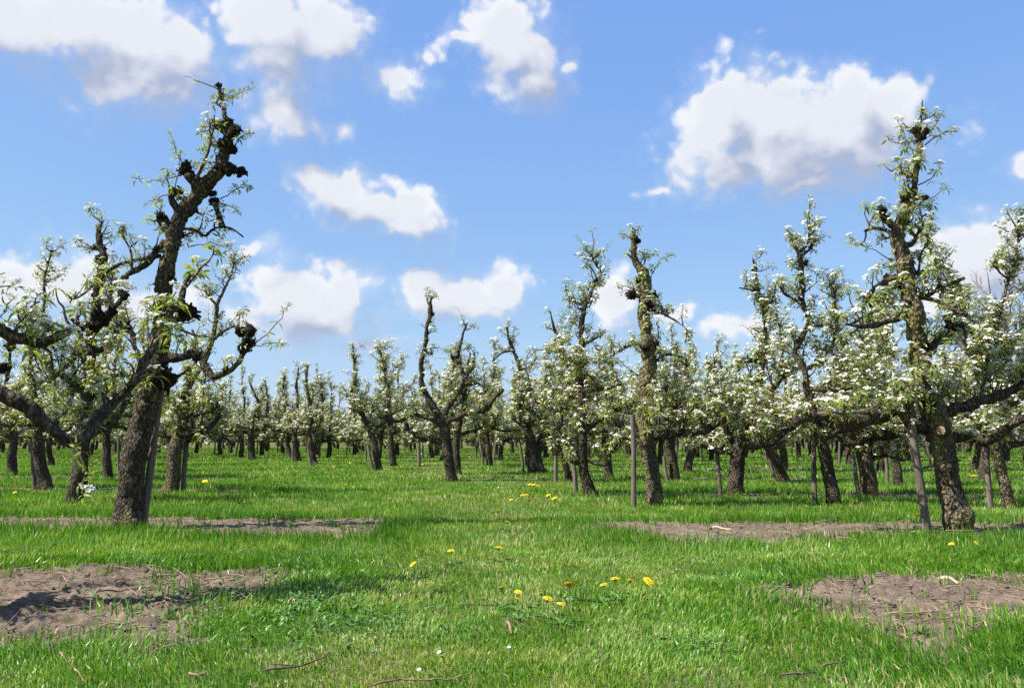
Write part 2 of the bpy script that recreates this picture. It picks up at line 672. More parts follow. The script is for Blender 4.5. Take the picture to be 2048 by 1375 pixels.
def make_grass():
    m, nt, out = new_mat('grass_blade')
    r = attr(nt)
    geo = N(nt, 'ShaderNodeNewGeometry')
    n1 = noise(nt, geo.outputs['Position'], 0.55, 4, 0.6)
    n2 = noise(nt, geo.outputs['Position'], 2.6, 3, 0.6)
    c = ramp(nt, r, [(0.0, (0.027, 0.095, 0.007)), (0.35, (0.064, 0.179, 0.013)), (0.72, (0.125, 0.260, 0.030)), (0.94, (0.216, 0.330, 0.092)), (1.0, (0.396, 0.367, 0.193))])
    yel = mix_col(nt, 1.0, c, (1.45, 1.2, 1.15), 'MULTIPLY')
    c = mix_col(nt, map_range(nt, math_node(nt, 'MULTIPLY_ADD', n2, 0.4, math_node(nt, 'MULTIPLY', n1, 0.6)), 0.42, 0.62), c, yel)
    tcol = mix_col(nt, 1.0, c, (1.2, 1.35, 0.5), 'MULTIPLY')
    nt.links.new(translucent_mix(nt, c, tcol, 0.35, 0.33, 0.32), out.inputs[0])
    return m


GRASS = make_grass()


def make_ground():
    m, nt, out = new_mat('turf')
    geo = N(nt, 'ShaderNodeNewGeometry')
    P = geo.outputs['Position']
    n1 = noise(nt, P, 0.55, 4, 0.6)
    n2 = noise(nt, P, 9.0, 6, 0.7)
    n3 = noise(nt, P, 60.0, 4, 0.7)
    v = math_node(nt, 'MULTIPLY_ADD', n3, 0.5, math_node(nt, 'MULTIPLY', n2, 0.5))
    c = ramp(nt, v, [(0.30, (0.022, 0.056, 0.006)), (0.5, (0.049, 0.122, 0.010)), (0.7, (0.096, 0.185, 0.022))])
    c = mix_col(nt, map_range(nt, n1, 0.45, 0.65), c, mix_col(nt, 1.0, c, (1.3, 1.1, 0.9), 'MULTIPLY'))
    n4 = noise(nt, P, 25.0, 5, 0.7)
    c = mix_col(nt, map_range(nt, n4, 0.38, 0.60), c, ramp(nt, n3, [(0.3, (0.055, 0.042, 0.025)), (0.7, (0.17, 0.135, 0.075))]))
    nt.links.new(principled(nt, c, 0.95, 0.1, bump(nt, v, 0.8, 0.05)), out.inputs[0])
    return m


TURF = make_ground()


def make_soil():
    m, nt, out = new_mat('dry_soil')
    geo = N(nt, 'ShaderNodeNewGeometry')
    P = geo.outputs['Position']
    n1 = noise(nt, P, 3.0, 5, 0.6)
    n2 = noise(nt, P, 30.0, 6, 0.7)
    n3 = noise(nt, P, 160.0, 4, 0.7)
    v = math_node(nt, 'MULTIPLY_ADD', n2, 0.6, math_node(nt, 'MULTIPLY', n3, 0.4))
    c = ramp(nt, v, [(0.28, (0.066, 0.051, 0.039)), (0.46, (0.168, 0.134, 0.105)), (0.70, (0.289, 0.246, 0.199))])
    c = mix_col(nt, map_range(nt, n1, 0.38, 0.66), mix_col(nt, 1.0, c, (0.62, 0.58, 0.55), 'MULTIPLY'), mix_col(nt, 1.0, c, (1.0, 0.96, 0.90), 'MULTIPLY'))
    nt.links.new(principled(nt, c, 0.97, 0.1, bump(nt, v, 1.0, 0.02)), out.inputs[0])
    return m


SOIL = make_soil()

# ------------------------------------------------------------------ the setting: ground, bare soil strips
gb = Buf()
gv, gq = [], []
xs = [-900, -200, -60, -20, 0, 20, 60, 200, 900]
ys = [-60, 0, 10, 20, 40, 80, 200, 600, 1600]
for yv in ys:
    for xv in xs:
        gv.append((xv, yv, 0.0))
nx = len(xs)
for j in range(len(ys) - 1):
    for i in range(nx - 1):
        a = j * nx + i
        gq.append((a, a + 1, a + nx + 1, a + nx))
gb.add(gv, None, gq)
ground = link('ground', gb.mesh('ground', [TURF]))
tag(ground, 'flat green orchard turf reaching to the horizon', None, None, 'structure')

# outlines of the bare strips (points of the photograph turned into places on the ground)
SOIL_PX = [
    ('left strip nearest the camera', 0.018, [(-700, 1132), (-200, 1138), (90, 1140), (250, 1130), (420, 1146), (545, 1136), (606, 1152), (560, 1182), (530, 1205), (430, 1225), (405, 1275), (310, 1318), (190, 1285), (60, 1296), (-200, 1312), (-700, 1320)]),
    ('right strip nearest the camera', 0.018, [(1540, 1182), (1670, 1154), (1850, 1150), (2048, 1156), (2500, 1150), (2700, 1220), (2300, 1262), (2048, 1250), (1955, 1292), (1880, 1332), (1790, 1294), (1710, 1250), (1610, 1222)]),
    ('left strip under the leaning pear tree', 0.022, [(-700, 1034), (100, 1034), (400, 1036), (640, 1040), (765, 1040), (742, 1062), (735, 1077), (520, 1073), (300, 1062), (100, 1057), (-700, 1056)]),
    ('right strip under the tall straight pear tree', 0.022, [(1120, 1045), (1400, 1047), (1700, 1046), (2048, 1046), (2700, 1044), (2700, 1068), (2048, 1068), (1800, 1070), (1600, 1084), (1440, 1091), (1345, 1085), (1265, 1066)]),
    ('second left strip', 0.05, [(-700, 975), (200, 976), (400, 979), (565, 982), (540, 989), (300, 987), (100, 984), (-700, 983)]),
    ('second right strip', 0.05, [(1130, 988), (1400, 986), (1700, 986), (2048, 990), (2700, 990), (2700, 998), (2048, 999), (1700, 996), (1400, 994), (1200, 993)]),
    ('third left strip', 0.08, [(-500, 950), (250, 953), (500, 957), (495, 960), (250, 958), (-500, 955)]),
    ('third right strip', 0.08, [(840, 960), (1000, 957), (1400, 955), (2048, 956), (2600, 956), (2600, 961), (2048, 961), (1400, 959), (1000, 961)]),
    ('fourth right strip', 0.1, [(980, 937), (1400, 936), (2500, 936), (2500, 939), (1400, 940), (1000, 940)]),
]
SOIL_POLY = [np.array([on_plane(x, y)[:2] for x, y in pts]) for _, _, pts in SOIL_PX]


def poly_sdf(x, y, poly):
    """signed distance, positive inside"""
    d2 = np.full(len(x), 1e18)
    ins = np.zeros(len(x), bool)
    n = len(poly)
    for i in range(n):
        a, b = poly[i], poly[(i + 1) % n]
        ex, ey = b - a
        wx, wy = x - a[0], y - a[1]
        t = np.clip((wx * ex + wy * ey) / (ex * ex + ey * ey + 1e-12), 0, 1)
        dx, dy = wx - ex * t, wy - ey * t
        d2 = np.minimum(d2, dx * dx + dy * dy)
        c1 = (a[1] <= y) & (b[1] > y)
        c2 = (a[1] > y) & (b[1] <= y)
        cr = ex * wy - ey * wx
        ins ^= (c1 & (cr > 0)) | (c2 & (cr < 0))
    return np.where(ins, 1, -1) * np.sqrt(d2)


def soil_sdf(x, y, ragged=True):
    out = np.full(len(x), -9.0)
    for p in SOIL_POLY:
        lo, hi = p.min(0) - 0.8, p.max(0) + 0.8
        k = (x > lo[0]) & (x < hi[0]) & (y > lo[1]) & (y < hi[1])
        if k.any():
            out[k] = np.maximum(out[k], poly_sdf(x[k], y[k], p))
    if ragged:
        out = out + (fbm(xy3(x, y, 3.0), 5, 71, 0.6) - 0.5) * 0.42 * np.clip(y / 6.0, 0.8, 1.6)
    return out


for (lbl, step, _), poly in zip(SOIL_PX, SOIL_POLY):
    lo, hi = poly.min(0) - 0.12, poly.max(0) + 0.12
    lo[0] = max(lo[0], -0.62 * hi[1] - 1.6)
    hi[0] = min(hi[0], 0.62 * hi[1] + 1.6)
    nx_, ny_ = int((hi[0] - lo[0]) / step) + 1, int((hi[1] - lo[1]) / step) + 1
    X, Y = np.meshgrid(np.linspace(lo[0], hi[0], nx_), np.linspace(lo[1], hi[1], ny_))
    x, y = X.ravel(), Y.ravel()
    s = soil_sdf(x, y)
    clod = fbm(xy3(x, y, 7.0), 6, 21, 0.68)
    lump = np.clip(fbm(xy3(x, y, 22.0), 3, 33) - 0.5, 0, 1)
    fine = fbm(xy3(x, y, 45.0), 2, 35)
    amp = 1.0 if step < 0.02 else 0.6
    z = np.clip(s + 0.10, -0.3, 0.14) * 0.15 - 0.016 + amp * ((clod - 0.47) * 0.055 + lump * 0.075 + (fine - 0.5) * 0.036)
    z = np.where(s < -0.10, -0.03, z)
    keep = (s > -0.16).reshape(X.shape)
    idx = np.arange(nx_ * ny_).reshape(ny_, nx_)
    kq = keep[:-1, :-1] | keep[1:, :-1] | keep[:-1, 1:] | keep[1:, 1:]
    quads = np.stack([idx[:-1, :-1][kq], idx[:-1, 1:][kq], idx[1:, 1:][kq], idx[1:, :-1][kq]], axis=1)
    b = Buf()
    b.add(np.stack([x, y, z], 1), None, quads)
    o = link('soil_strip', b.mesh('soil_strip', [SOIL]))
    tag(o, 'bare grey brown crumbly soil, ' + lbl, None, None, 'structure')

# ------------------------------------------------------------------ pear trees: pieces
def leaf_geo(rng, near):
    """one drooping folded leaf along +X, unit length"""
    if not near:
        dr, fo = rng.uniform(0.15, 0.6), rng.uniform(0.2, 0.6)
        return np.array([[0, 0, 0], [1, 0, -dr], [.45, .17, fo * .17 - dr * .2], [.45, -.17, fo * .17 - dr * .2]]), np.array([(0, 1, 2), (0, 3, 1)])
    ts = [0.0, 0.3, 0.68, 1.0] if near else [0.0, 0.5, 1.0]
    ws = [0.02, 0.145, 0.125, 0.0] if near else [0.0, 0.165, 0.0]
    droop = rng.uniform(0.3, 1.0)
    fold = rng.uniform(0.25, 0.75)
    V, T = [], []
    rows = []
    for t, w in zip(ts, ws):
        c = np.array([t, 0, -droop * t * t])
        if w <= 0.02:
            rows.append((len(V),) * 3)
            V.append(c)
        else:
            k = len(V)
            V += [c, c + np.array([0, w, w * fold]), c + np.array([0, -w, w * fold])]
            rows.append((k, k + 1, k + 2))
    for a, b in zip(rows[:-1], rows[1:]):
        for s in (1, 2):
            if a[0] == a[s]:
                T.append((a[0], b[0], b[s]))
            elif b[0] == b[s]:
                T.append((a[0], b[0], a[s]))
            else:
                T.append((a[0], b[0], b[s]))
                T.append((a[0], b[s], a[s]))
    return np.array(V), np.array(T)


def rot_to(d, roll=0.0):
    """3x3 matrix whose z axis is d"""
    z = norm(d)
    r = np.array([1.0, 0, 0]) if abs(z[0]) < 0.8 else np.array([0, 1.0, 0])
    x = norm(np.cross(r, z))
    y = np.cross(z, x)
    c, s = math.cos(roll), math.sin(roll)
    return np.stack([x * c + y * s, -x * s + y * c, z], axis=1)


def leaf_cluster(seed, near):
    rng = np.random.default_rng(seed)
    b = Buf()
    n = rng.integers(5, 9)
    for i in range(n):
        V, T = leaf_geo(rng, near)
        L = rng.uniform(0.042, 0.075)
        a = i * 2.4 + rng.uniform(-.5, .5)
        e = rng.uniform(-0.7, 0.8)
        roll = rng.uniform(-.5, .5)
        x = np.array([math.cos(a) * math.cos(e), math.sin(a) * math.cos(e), math.sin(e)])
        yv = norm(np.cross([0, 0, 1.0], x))
        zv = np.cross(x, yv)
        yv, zv = yv * math.cos(roll) + zv * math.sin(roll), -yv * math.sin(roll) + zv * math.cos(roll)
        M = np.stack([x, yv, zv], axis=1)
        P = (V * L) @ M.T + x * 0.022
        b.add(P, T, None, float(np.clip(rng.normal(0.55, 0.2), 0, 0.97)))
        if near:
            tube(b, [np.zeros(3), x * 0.024], [0.0012, 0.0009], 3, cap=False, rnd=0.45)
    return b


def flower(b, c, nrm, rad, rng, near):
    M = rot_to(nrm, rng.uniform(0, 6.28))
    r = rng.random()
    if near:
        for k in range(5):
            a = k * 2 * math.pi / 5
            ca, sa = math.cos(a), math.sin(a)
            cup = rng.uniform(0.15, 0.5)
            loc = np.array([[0.12, 0, 0], [0.62, 0.40, cup * 0.55], [1.02, 0.0, cup], [0.62, -0.40, cup * 0.55]])
            w = np.stack([loc[:, 0] * ca - loc[:, 1] * sa, loc[:, 0] * sa + loc[:, 1] * ca, loc[:, 2]], 1) * rad
            b.add(w @ M.T + c, [(0, 1, 2), (0, 2, 3)], None, r, 0)
        w = np.array([[0.2, 0, 0.2], [-0.1, 0.18, 0.2], [-0.1, -0.18, 0.2]]) * rad
        b.add(w @ M.T + c, [(0, 1, 2)], None, r, 1)
    else:
        a = np.arange(5) * 2 * math.pi / 5
        w = np.stack([np.cos(a), np.sin(a), np.full(5, 0.25)], 1) * rad * 0.92
        w[0, 2] = w[2, 2] = 0.0
        b.add(w @ M.T + c, [(0, 1, 2), (0, 2, 3), (0, 3, 4)], None, r, 0)


def blossom_cluster(seed, near):
    rng = np.random.default_rng(seed)
    b = Buf()
    n = rng.integers(6, 10) if near else rng.integers(5, 8)
    for i in range(n):
        ph = i * 2.399
        rr = math.sqrt((i + 0.4) / n) * 0.036
        x = np.array([math.cos(ph) * rr, math.sin(ph) * rr, 0.034 - rr * rr * 9 + rng.uniform(-.006, .006)])
        nr = norm([x[0] * 20 + rng.normal(0, .25), x[1] * 20 + rng.normal(0, .25), 1.0])
        flower(b, x, nr, rng.uniform(0.0145, 0.0185), rng, near)
        if near:
            tube(b, [np.zeros(3), x * 0.6 - [0, 0, .004], x], [0.0011, 0.001, 0.001], 3, cap=False, mat=2)
    return b


NV = 7
LC_NEAR = [leaf_cluster(100 + i, True) for i in range(NV)]
LC_FAR = [leaf_cluster(200 + i, False) for i in range(NV)]
BC_NEAR = [blossom_cluster(300 + i, True) for i in range(NV)]
BC_FAR = [blossom_cluster(400 + i, False) for i in range(NV)]
LC_MESH = [b.mesh('leaf_cluster', [LEAF], False) for b in LC_NEAR]
BC_MESH = [b.mesh('blossom_cluster', [PETAL, STAMEN, BUD_GREEN], False) for b in BC_NEAR]


def icosphere(sub=2):
    t = (1 + 5 ** 0.5) / 2
    V = [(-1, t, 0), (1, t, 0), (-1, -t, 0), (1, -t, 0), (0, -1, t), (0, 1, t), (0, -1, -t), (0, 1, -t), (t, 0, -1), (t, 0, 1), (-t, 0, -1), (-t, 0, 1)]
    F = [(0, 11, 5), (0, 5, 1), (0, 1, 7), (0, 7, 10), (0, 10, 11), (1, 5, 9), (5, 11, 4), (11, 10, 2), (10, 7, 6), (7, 1, 8), (3, 9, 4), (3, 4, 2), (3, 2, 6), (3, 6, 8), (3, 8, 9), (4, 9, 5), (2, 4, 11), (6, 2, 10), (8, 6, 7), (9, 8, 1)]
    V = [norm(v) for v in V]
    for _ in range(sub):
        cache, F2 = {}, []

        def mid(a, b):
            k = (min(a, b), max(a, b))
            if k not in cache:
                cache[k] = len(V)
                V.append(norm(V[a] + V[b]))
            return cache[k]
        for a, b, c in F:
            x, y, z = mid(a, b), mid(b, c), mid(c, a)
            F2 += [(a, x, z), (b, y, x), (c, z, y), (x, y, z)]
        F = F2
    return np.array(V), np.array(F)


ICO2, ICO1, ICO0 = icosphere(2), icosphere(1), icosphere(0)


def knob_geo(seed, ico):
    """a gnarled fruiting spur: warty lump, unit radius, with short stubs, axis +Z"""
    rng = np.random.default_rng(seed)
    V0, F = ico
    b = Buf()
    for k in range(6):
        V = V0 * (0.35 + 1.3 * fbm(V0 * 2.3 + seed * 3.7 + k * 5, 4, seed + k, 0.65))[:, None]
        V = V * rng.uniform(0.75, 1.25, 3) * (0.75 if k == 0 else rng.uniform(0.28, 0.5))
        c = np.zeros(3) if k == 0 else norm(rng.normal(0, 1, 3)) * rng.uniform(0.45, 0.8)
        b.add(V + c * [1, 1, 1.1] + [0, 0, 0.5], F)
    for i in range(rng.integers(5, 9)):
        a, e = rng.uniform(0, 6.28), rng.uniform(-0.2, 1.3)
        d = np.array([math.cos(a) * math.cos(e), math.sin(a) * math.cos(e), math.sin(e)])
        d2 = norm(d + rng.normal(0, .5, 3))
        p0 = np.array([0, 0, .55]) + d * 0.5
        tube(b, [p0, p0 + d * 0.45, p0 + d * 0.45 + d2 * 0.4], [0.22, 0.17, 0.12], 5 if len(F) > 100 else 3, 0.25, 4.0, seed + i)
    return b


KNOBS = [knob_geo(500 + i, ICO0) for i in range(6)]
KNOBS_LOW = [knob_geo(600 + i, ICO0) for i in range(4)]
KNOB_MESH = [knob_geo(500 + i, ICO2).mesh('spur', [BARK_DARK]) for i in range(6)]


def place(buf, src, pos, M, scale, rng, mat_off=0, keep_rnd=True):
    """append src (a Buf) to buf at many places"""
    V = np.concatenate(src.v)
    R = np.concatenate(src.r)
    n = len(V)
    m = len(pos)
    if m == 0:
        return
    A = np.einsum('mij,nj->mni', np.asarray(M), V) * np.asarray(scale)[:, None, None] + np.asarray(pos)[:, None, :]
    Rm = np.clip(R[None, :] + rng.normal(0, 0.10, m)[:, None], 0, 0.99)
    offs = (np.arange(m) * n)[:, None, None]
    base = buf.n
    buf.v.append(A.reshape(-1, 3).astype(np.float32))
    buf.r.append(Rm.reshape(-1).astype(np.float32))
    if src.t:
        T = np.concatenate(src.t)
        buf.t.append((T[None] + offs).reshape(-1, 3).astype(np.int32) + base)
        buf.tm.append(np.tile(np.concatenate(src.tm), m))
    if src.q:
        Q = np.concatenate(src.q)
        buf.q.append((Q[None] + offs).reshape(-1, 4).astype(np.int32) + base)
        buf.qm.append(np.tile(np.concatenate(src.qm), m))
    buf.n += n * m


UP = np.array([0, 0, 1.0])


class TreeMaker:
    """collects the wood, spurs, leaves and blossom of one tree in its own space"""

    def __init__(self, seed, lod, leafy=1.0, bloom=0.55, knobby=0.25, dens=1.0, lsize=1.0):
        self.rng = np.random.default_rng(seed)
        self.seed = seed
        self.lod = lod
        self.leafy, self.bloom, self.knobby, self.dens, self.lsize = leafy, bloom, knobby, dens, lsize
        self.trunk = Buf()
        self.limbs = []
        self.twigs = Buf()
        self.leaf, self.blo, self.knob = [], [], []
        self.axes = []
        self.sides = 3
        self.bark = BARK

    def cluster(self, p, d):
        rng = self.rng
        u = norm(np.asarray(d) * 0.55 + UP * 0.55 + rng.normal(0, .25, 3))
        if rng.random() < 0.92 * self.leafy:
            self.leaf.append((p, u, rng.uniform(0.75, 1.15) * self.lsize, rng.uniform(0, 6.28)))
        if rng.random() < self.bloom:
            u2 = norm(u + UP * 0.7)
            self.blo.append((p + u2 * 0.012, u2, rng.uniform(0.8, 1.2) * self.lsize, rng.uniform(0, 6.28)))

    def twig(self, p, d, L, r0, r1, n=5, jit=0.35, up=0.12):
        rng = self.rng
        pts = [np.asarray(p, float)]
        d = norm(d)
        for i in range(n - 1):
            d = norm(d + rng.normal(0, jit, 3) + UP * up)
            pts.append(pts[-1] + d * L / (n - 1))
        tube(self.twigs, pts, np.linspace(r0, r1, n), self.sides, cap=self.lod < 1, rnd=rng.random())
        return np.array(pts), d

    def spur(self, p, d, size=1.0):
        rng = self.rng
        k = rng.random()
        if k < 0.62:
            pts, e = self.twig(p, d, rng.uniform(0.05, 0.15) * size, 0.009, 0.005, 4 if self.lod == 0 else 3, 0.4)
            self.cluster(pts[-1], e)
            if rng.random() < 0.45:
                q, e2 = self.twig(pts[1], norm(d + rng.normal(0, .7, 3)), rng.uniform(0.04, 0.1), 0.006, 0.004, 3 if self.lod == 0 else 2)
                self.cluster(q[-1], e2)
        else:
            L = rng.uniform(0.16, 0.38) * size
            n_ = 7 if self.lod == 0 else 5
            pts, e = self.twig(p, d, L, 0.011, 0.004, n_, 0.33)
            self.cluster(pts[-1], e)
            for j in (2, 3, 4, 5):
                j = j if n_ == 7 else (1, 2, 3, 3)[j - 2]
                if rng.random() < 0.75 * self.dens:
                    sd = norm(np.cross(e, rng.normal(0, 1, 3)) + UP * 0.3)
                    q, e2 = self.twig(pts[j], sd, rng.uniform(0.03, 0.09), 0.006, 0.004, 3 if self.lod == 0 else 2)
                    self.cluster(q[-1], e2)

    def whip(self, p, d, L):
        """a slender shoot of last year with few leaves"""
        rng = self.rng
        pts, e = self.twig(p, d, L, 0.006, 0.002, 8, 0.16, 0.05)
        for j in range(3, 8):
            if rng.random() < 0.7:
                self.leaf.append((pts[j], norm(e + rng.normal(0, .5, 3)), rng.uniform(0.5, 0.85), rng.uniform(0, 6.28)))

    def sites(self, P, R, per_m, t0, zmin=0.0, size=1.0, upbias=0.35, knob=None, fade=0.0):
        rng = self.rng
        knob = self.knobby if knob is None else knob
        seg = np.linalg.norm(np.diff(P, axis=0), axis=1)
        cum = np.concatenate([[0], np.cumsum(seg)])
        tot = cum[-1]
        n = int(tot * per_m * self.dens)
        for s in np.sort(rng.uniform(t0 * tot, tot, n)):
            if fade and rng.random() < fade * (s / tot):
                continue
            i = min(int(np.searchsorted(cum, s)) - 1, len(P) - 2)
            i = max(i, 0)
            f = (s - cum[i]) / (seg[i] + 1e-9)
            p = P[i] * (1 - f) + P[i + 1] * f
            if p[2] < zmin:
                continue
            r = R[i] * (1 - f) + R[i + 1] * f
            ax = norm(P[i + 1] - P[i])
            rad = rng.normal(0, 1, 3)
            rad = norm(rad - ax * rad.dot(ax) + UP * upbias * 0.9)
            q = p + rad * r * 0.8
            d = norm(rad + UP * upbias + ax * 0.25)
            if rng.random() < knob:
                ks = float(np.clip(rng.uniform(0.55, 1.0) * (0.022 + r * 0.42), 0.02, 0.065))
                self.knob.append((q - rad * ks * 0.35, norm(rad + UP * 0.2), ks, rng.uniform(0, 6.28)))
                q = q + rad * ks
                if rng.random() < 0.55:
                    self.spur(q, norm(d + rng.normal(0, .4, 3)), size)
            self.spur(q, d, size)
            if rng.random() < 0.05:
                self.whip(q, norm(rad + UP * 0.3), rng.uniform(0.25, 0.5))

    def add_trunk(self, PR, flare=True, zmin=0.7, per_m=17, size=1.0, fade=0.0):
        step = {0: 0.017, 1: 0.036, 2: 0.07}[self.lod]
        sides = {0: 36, 1: 14, 2: 8}[self.lod]
        C = catmull(PR, step)
        P, R = C[:, :3].copy(), np.maximum(C[:, 3] * (0.84 if self.lod == 0 else 0.80), 0.004)
        w = (fbm(np.stack([P[:, 2] * 5, np.zeros(len(P)), np.full(len(P), self.seed)], 1), 2, self.seed) - .5) * 0.05
        P[:, 1] += w
        z_ = np.stack([np.arange(len(P)) * step * 7.0, np.full(len(P), self.seed * 1.7), np.zeros(len(P))], 1)
        up_ = np.clip((P[:, 2] - 0.7) / 0.5, 0, 1)
        for c_ in (0, 1):
            P[:, c_] += (fbm(z_ + c_ * 31, 3, self.seed + c_, 0.6) - 0.5) * np.minimum(R, 0.06) * (1.0 if self.lod == 0 else 1.4) * up_
        R = R * (1 + (fbm(z_ * 1.6 + 77, 2, self.seed + 5) - 0.5) * 0.42 * up_)
        if flare:
            P[0, 2] = -0.06
        tube(self.trunk, P, R, sides, 0.20 if self.lod < 2 else 0.14, 9.0, self.seed, True, 0.5, 0, 0.5, 0.016 if self.lod == 0 else (0.012 if self.lod == 1 else 0))
        self.axes.append(P)
        self.sites(P, R, per_m, 0.0, zmin, size, fade=fade)
        return P, R

    def add_limb(self, PR, per_m=20, t0=0.12, uprights=2.2, size=1.0, grey=False, clothe=1.0):
        rng = self.rng
        step = {0: 0.02, 1: 0.035, 2: 0.08}[self.lod]
        sides = {0: 20, 1: 9, 2: 6}[self.lod]
        C = catmull(PR, step)
        P, R = C[:, :3].copy(), np.maximum(C[:, 3], 0.003)
        z_ = np.stack([np.arange(len(P)) * step * 8.0, np.full(len(P), self.seed + len(self.limbs) * 3.1), np.zeros(len(P))], 1)
        f_ = np.clip(np.arange(len(P)) / 4.0, 0, 1)
        for c_ in (0, 1, 2):
            P[:, c_] += (fbm(z_ + c_ * 31, 3, self.seed + c_, 0.6) - 0.5) * R * 1.9 * f_
        R = R * (1 + (fbm(z_ * 1.6 + 77, 2, self.seed + 5) - 0.5) * 0.6 * f_)
        b = Buf()
        tube(b, P, R, sides, 0.22, 11.0, self.seed + len(self.limbs) * 7, True, 0.5, 0, 1.0, 0.006 if self.lod == 0 else 0)
        self.limbs.append((b, grey))
        self.axes.append(P)
        self.sites(P, R, per_m * clothe, t0, 0.45, size, 0.55, self.knobby * 0.8)
        if uprights > 0:
            L = np.linalg.norm(np.diff(P, axis=0), axis=1).sum()
            for _ in range(rng.poisson(uprights * L)):
                i = rng.integers(int(len(P) * 0.25), len(P))
                self.upright(P[i], R[i])
        return P, R

    def upright(self, p, r, L=None):
        rng = self.rng
        L = (rng.uniform(0.25, 0.85) if rng.random() < 0.7 else rng.uniform(0.8, 1.35)) if L is None and self.lod else (rng.uniform(0.25, 0.7) if L is None else L)
        d = norm(UP + rng.normal(0, .35, 3))
        n = 7
        pts = [np.asarray(p, float)]
        for i in range(n - 1):
            d = norm(d + rng.normal(0, .22, 3) + UP * .12)
            pts.append(pts[-1] + d * L / (n - 1))
        pts = np.array(pts)
        r0 = min(r * 0.6, 0.020)
        R = np.linspace(r0, 0.006, n)
        tube(self.twigs, pts, R, 4 if self.lod < 2 else 3, 0.15, 20, self.seed, False, rng.random())
        self.sites(pts, R, 20, 0.15, 0.5, 0.8, 0.3, self.knobby * 0.5)

    def build(self, name, base, label, group=None, rotz=0.0):
        root = link(name, None, None, tuple(base))
        root.empty_display_size = 0.2
        tag(root, label, 'tree', group)
        rng = self.rng
        if self.lod < 2:
            link('trunk', self.trunk.mesh('trunk', [self.bark]), root)
            for b, grey in self.limbs:
                link('limb', b.mesh('limb', [BARK_GREY if grey else BARK]), root)
        else:
            for b, _ in self.limbs:
                self.trunk.add(np.concatenate(b.v), np.concatenate(b.t) if b.t else None, np.concatenate(b.q))
        if self.lod == 0:
            for j, (p, d, s, roll) in enumerate(self.knob[:300]):
                o = link('spur', KNOB_MESH[j % 6], root)
                o.matrix_local = Matrix.Translation(p) @ Matrix(rot_to(d, roll).tolist()).to_4x4() @ Matrix.Scale(s, 4)
            for nm, items, meshes in (('leaf_cluster', self.leaf, LC_MESH), ('blossom_cluster', self.blo, BC_MESH)):
                order = rng.permutation(len(items))
                for j in order[:300]:
                    p, d, s, roll = items[j]
                    o = link(nm, meshes[j % NV], root)
                    o.matrix_local = Matrix.Translation(p) @ Matrix(rot_to(d, roll).tolist()).to_4x4() @ Matrix.Scale(s, 4)
                rest = [items[j] for j in order[300:]]
                if rest:
                    b = Buf()
                    self._fill(b, rest, LC_NEAR if nm == 'leaf_cluster' else BC_NEAR)
                    o = link('leaves' if nm == 'leaf_cluster' else 'blossoms', b.mesh(nm, [LEAF] if nm == 'leaf_cluster' else [PETAL, STAMEN, BUD_GREEN], False), root)
                    o['kind'] = 'stuff'
        else:
            b = self.trunk if self.lod == 2 else Buf()
            self._fill(b, self.knob, KNOBS_LOW if self.lod == 2 else KNOBS)
            if self.lod == 1 and b.n:
                o = link('spurs', b.mesh('spurs', [BARK_DARK]), root)
                o['kind'] = 'stuff'
            if self.lod == 2:
                link('trunk', self.trunk.mesh('trunk', [BARK]), root)
            b = Buf()
            self._fill(b, self.leaf, LC_FAR)
            link('leaves', b.mesh('leaves', [LEAF], False), root)['kind'] = 'stuff'
            b = Buf()
            self._fill(b, self.blo, BC_FAR)
            if b.n:
                link('blossoms', b.mesh('blossoms', [PETAL], False), root)['kind'] = 'stuff'
        if self.twigs.n:
            link('twigs', self.twigs.mesh('twigs', [TWIG]), root)['kind'] = 'stuff'
        return root

    def _fill(self, b, items, variants):
        n = len(variants)
        for k in range(n):
            sel = items[k::n]
            if not sel:
                continue
            place(b, variants[k], [s[0] for s in sel], [rot_to(s[1], s[3]) for s in sel], [s[2] for s in sel], self.rng)


def copy_tree(root, loc, rotz, scale, label=None, group=None):
    r = root.copy()
    COL.objects.link(r)
    r.location = loc
    r.rotation_euler = (0, 0, rotz)
    r.scale = scale
    if label:
        r['label'] = label
    if group:
        r['group'] = group
    for ch in list(root.children):
        c = ch.copy()
        COL.objects.link(c)
        c.parent = r
    return r


def px_path(pts, Y, base, dy0=0.0, dy1=0.0, rng=None, wig=0.0):
    """points (x, y, width) of the photograph at depth Y -> local points with radius"""
    n = len(pts)
    out = []
    for i, q in enumerate(pts):
        f = i / max(1, n - 1)
        d = Y + dy0 * (1 - f) + dy1 * f ** 1.3 + (rng.normal(0, wig) if rng is not None and 0 < i else 0)
        p = at_depth(q[0], q[1], d)
        out.append(np.append(p - base, q[2] * 0.5 * d / F_PX))
    return np.array(out)


def widths(pts, w0, w1):
    n = len(pts)
    return [(x, y, w0 + (w1 - w0) * i / max(1, n - 1)) for i, (x, y) in enumerate(pts)]


def proc_limbs(t, P, R, rng, n, zlo=0.75, zhi=1.3, lmin=0.6, lmax=1.25, avoid=None, **kw):
    a0 = rng.uniform(0, 6.28)
    for k in range(n):
        a = a0 + k * 2 * math.pi / n + rng.uniform(-.4, .4)
        z = rng.uniform(zlo, zhi)
        i = int(np.argmin(np.abs(P[:, 2] - z)))
        L = rng.uniform(lmin, lmax)
        d = np.array([math.cos(a), math.sin(a), rng.uniform(-0.05, 0.35)])
        pts = [np.append(P[i], R[i] * 0.5)]
        m = 6
        for j in range(1, m):
            d = norm(d + rng.normal(0, .16, 3) + UP * (0.16 if j > m * 0.5 else -0.02))
            r = 0.036 * (1 - j / (m - 1)) + 0.014
            pts.append(np.append(pts[-1][:3] + d * L / (m - 1), r))
        t.add_limb(np.array(pts), **kw)


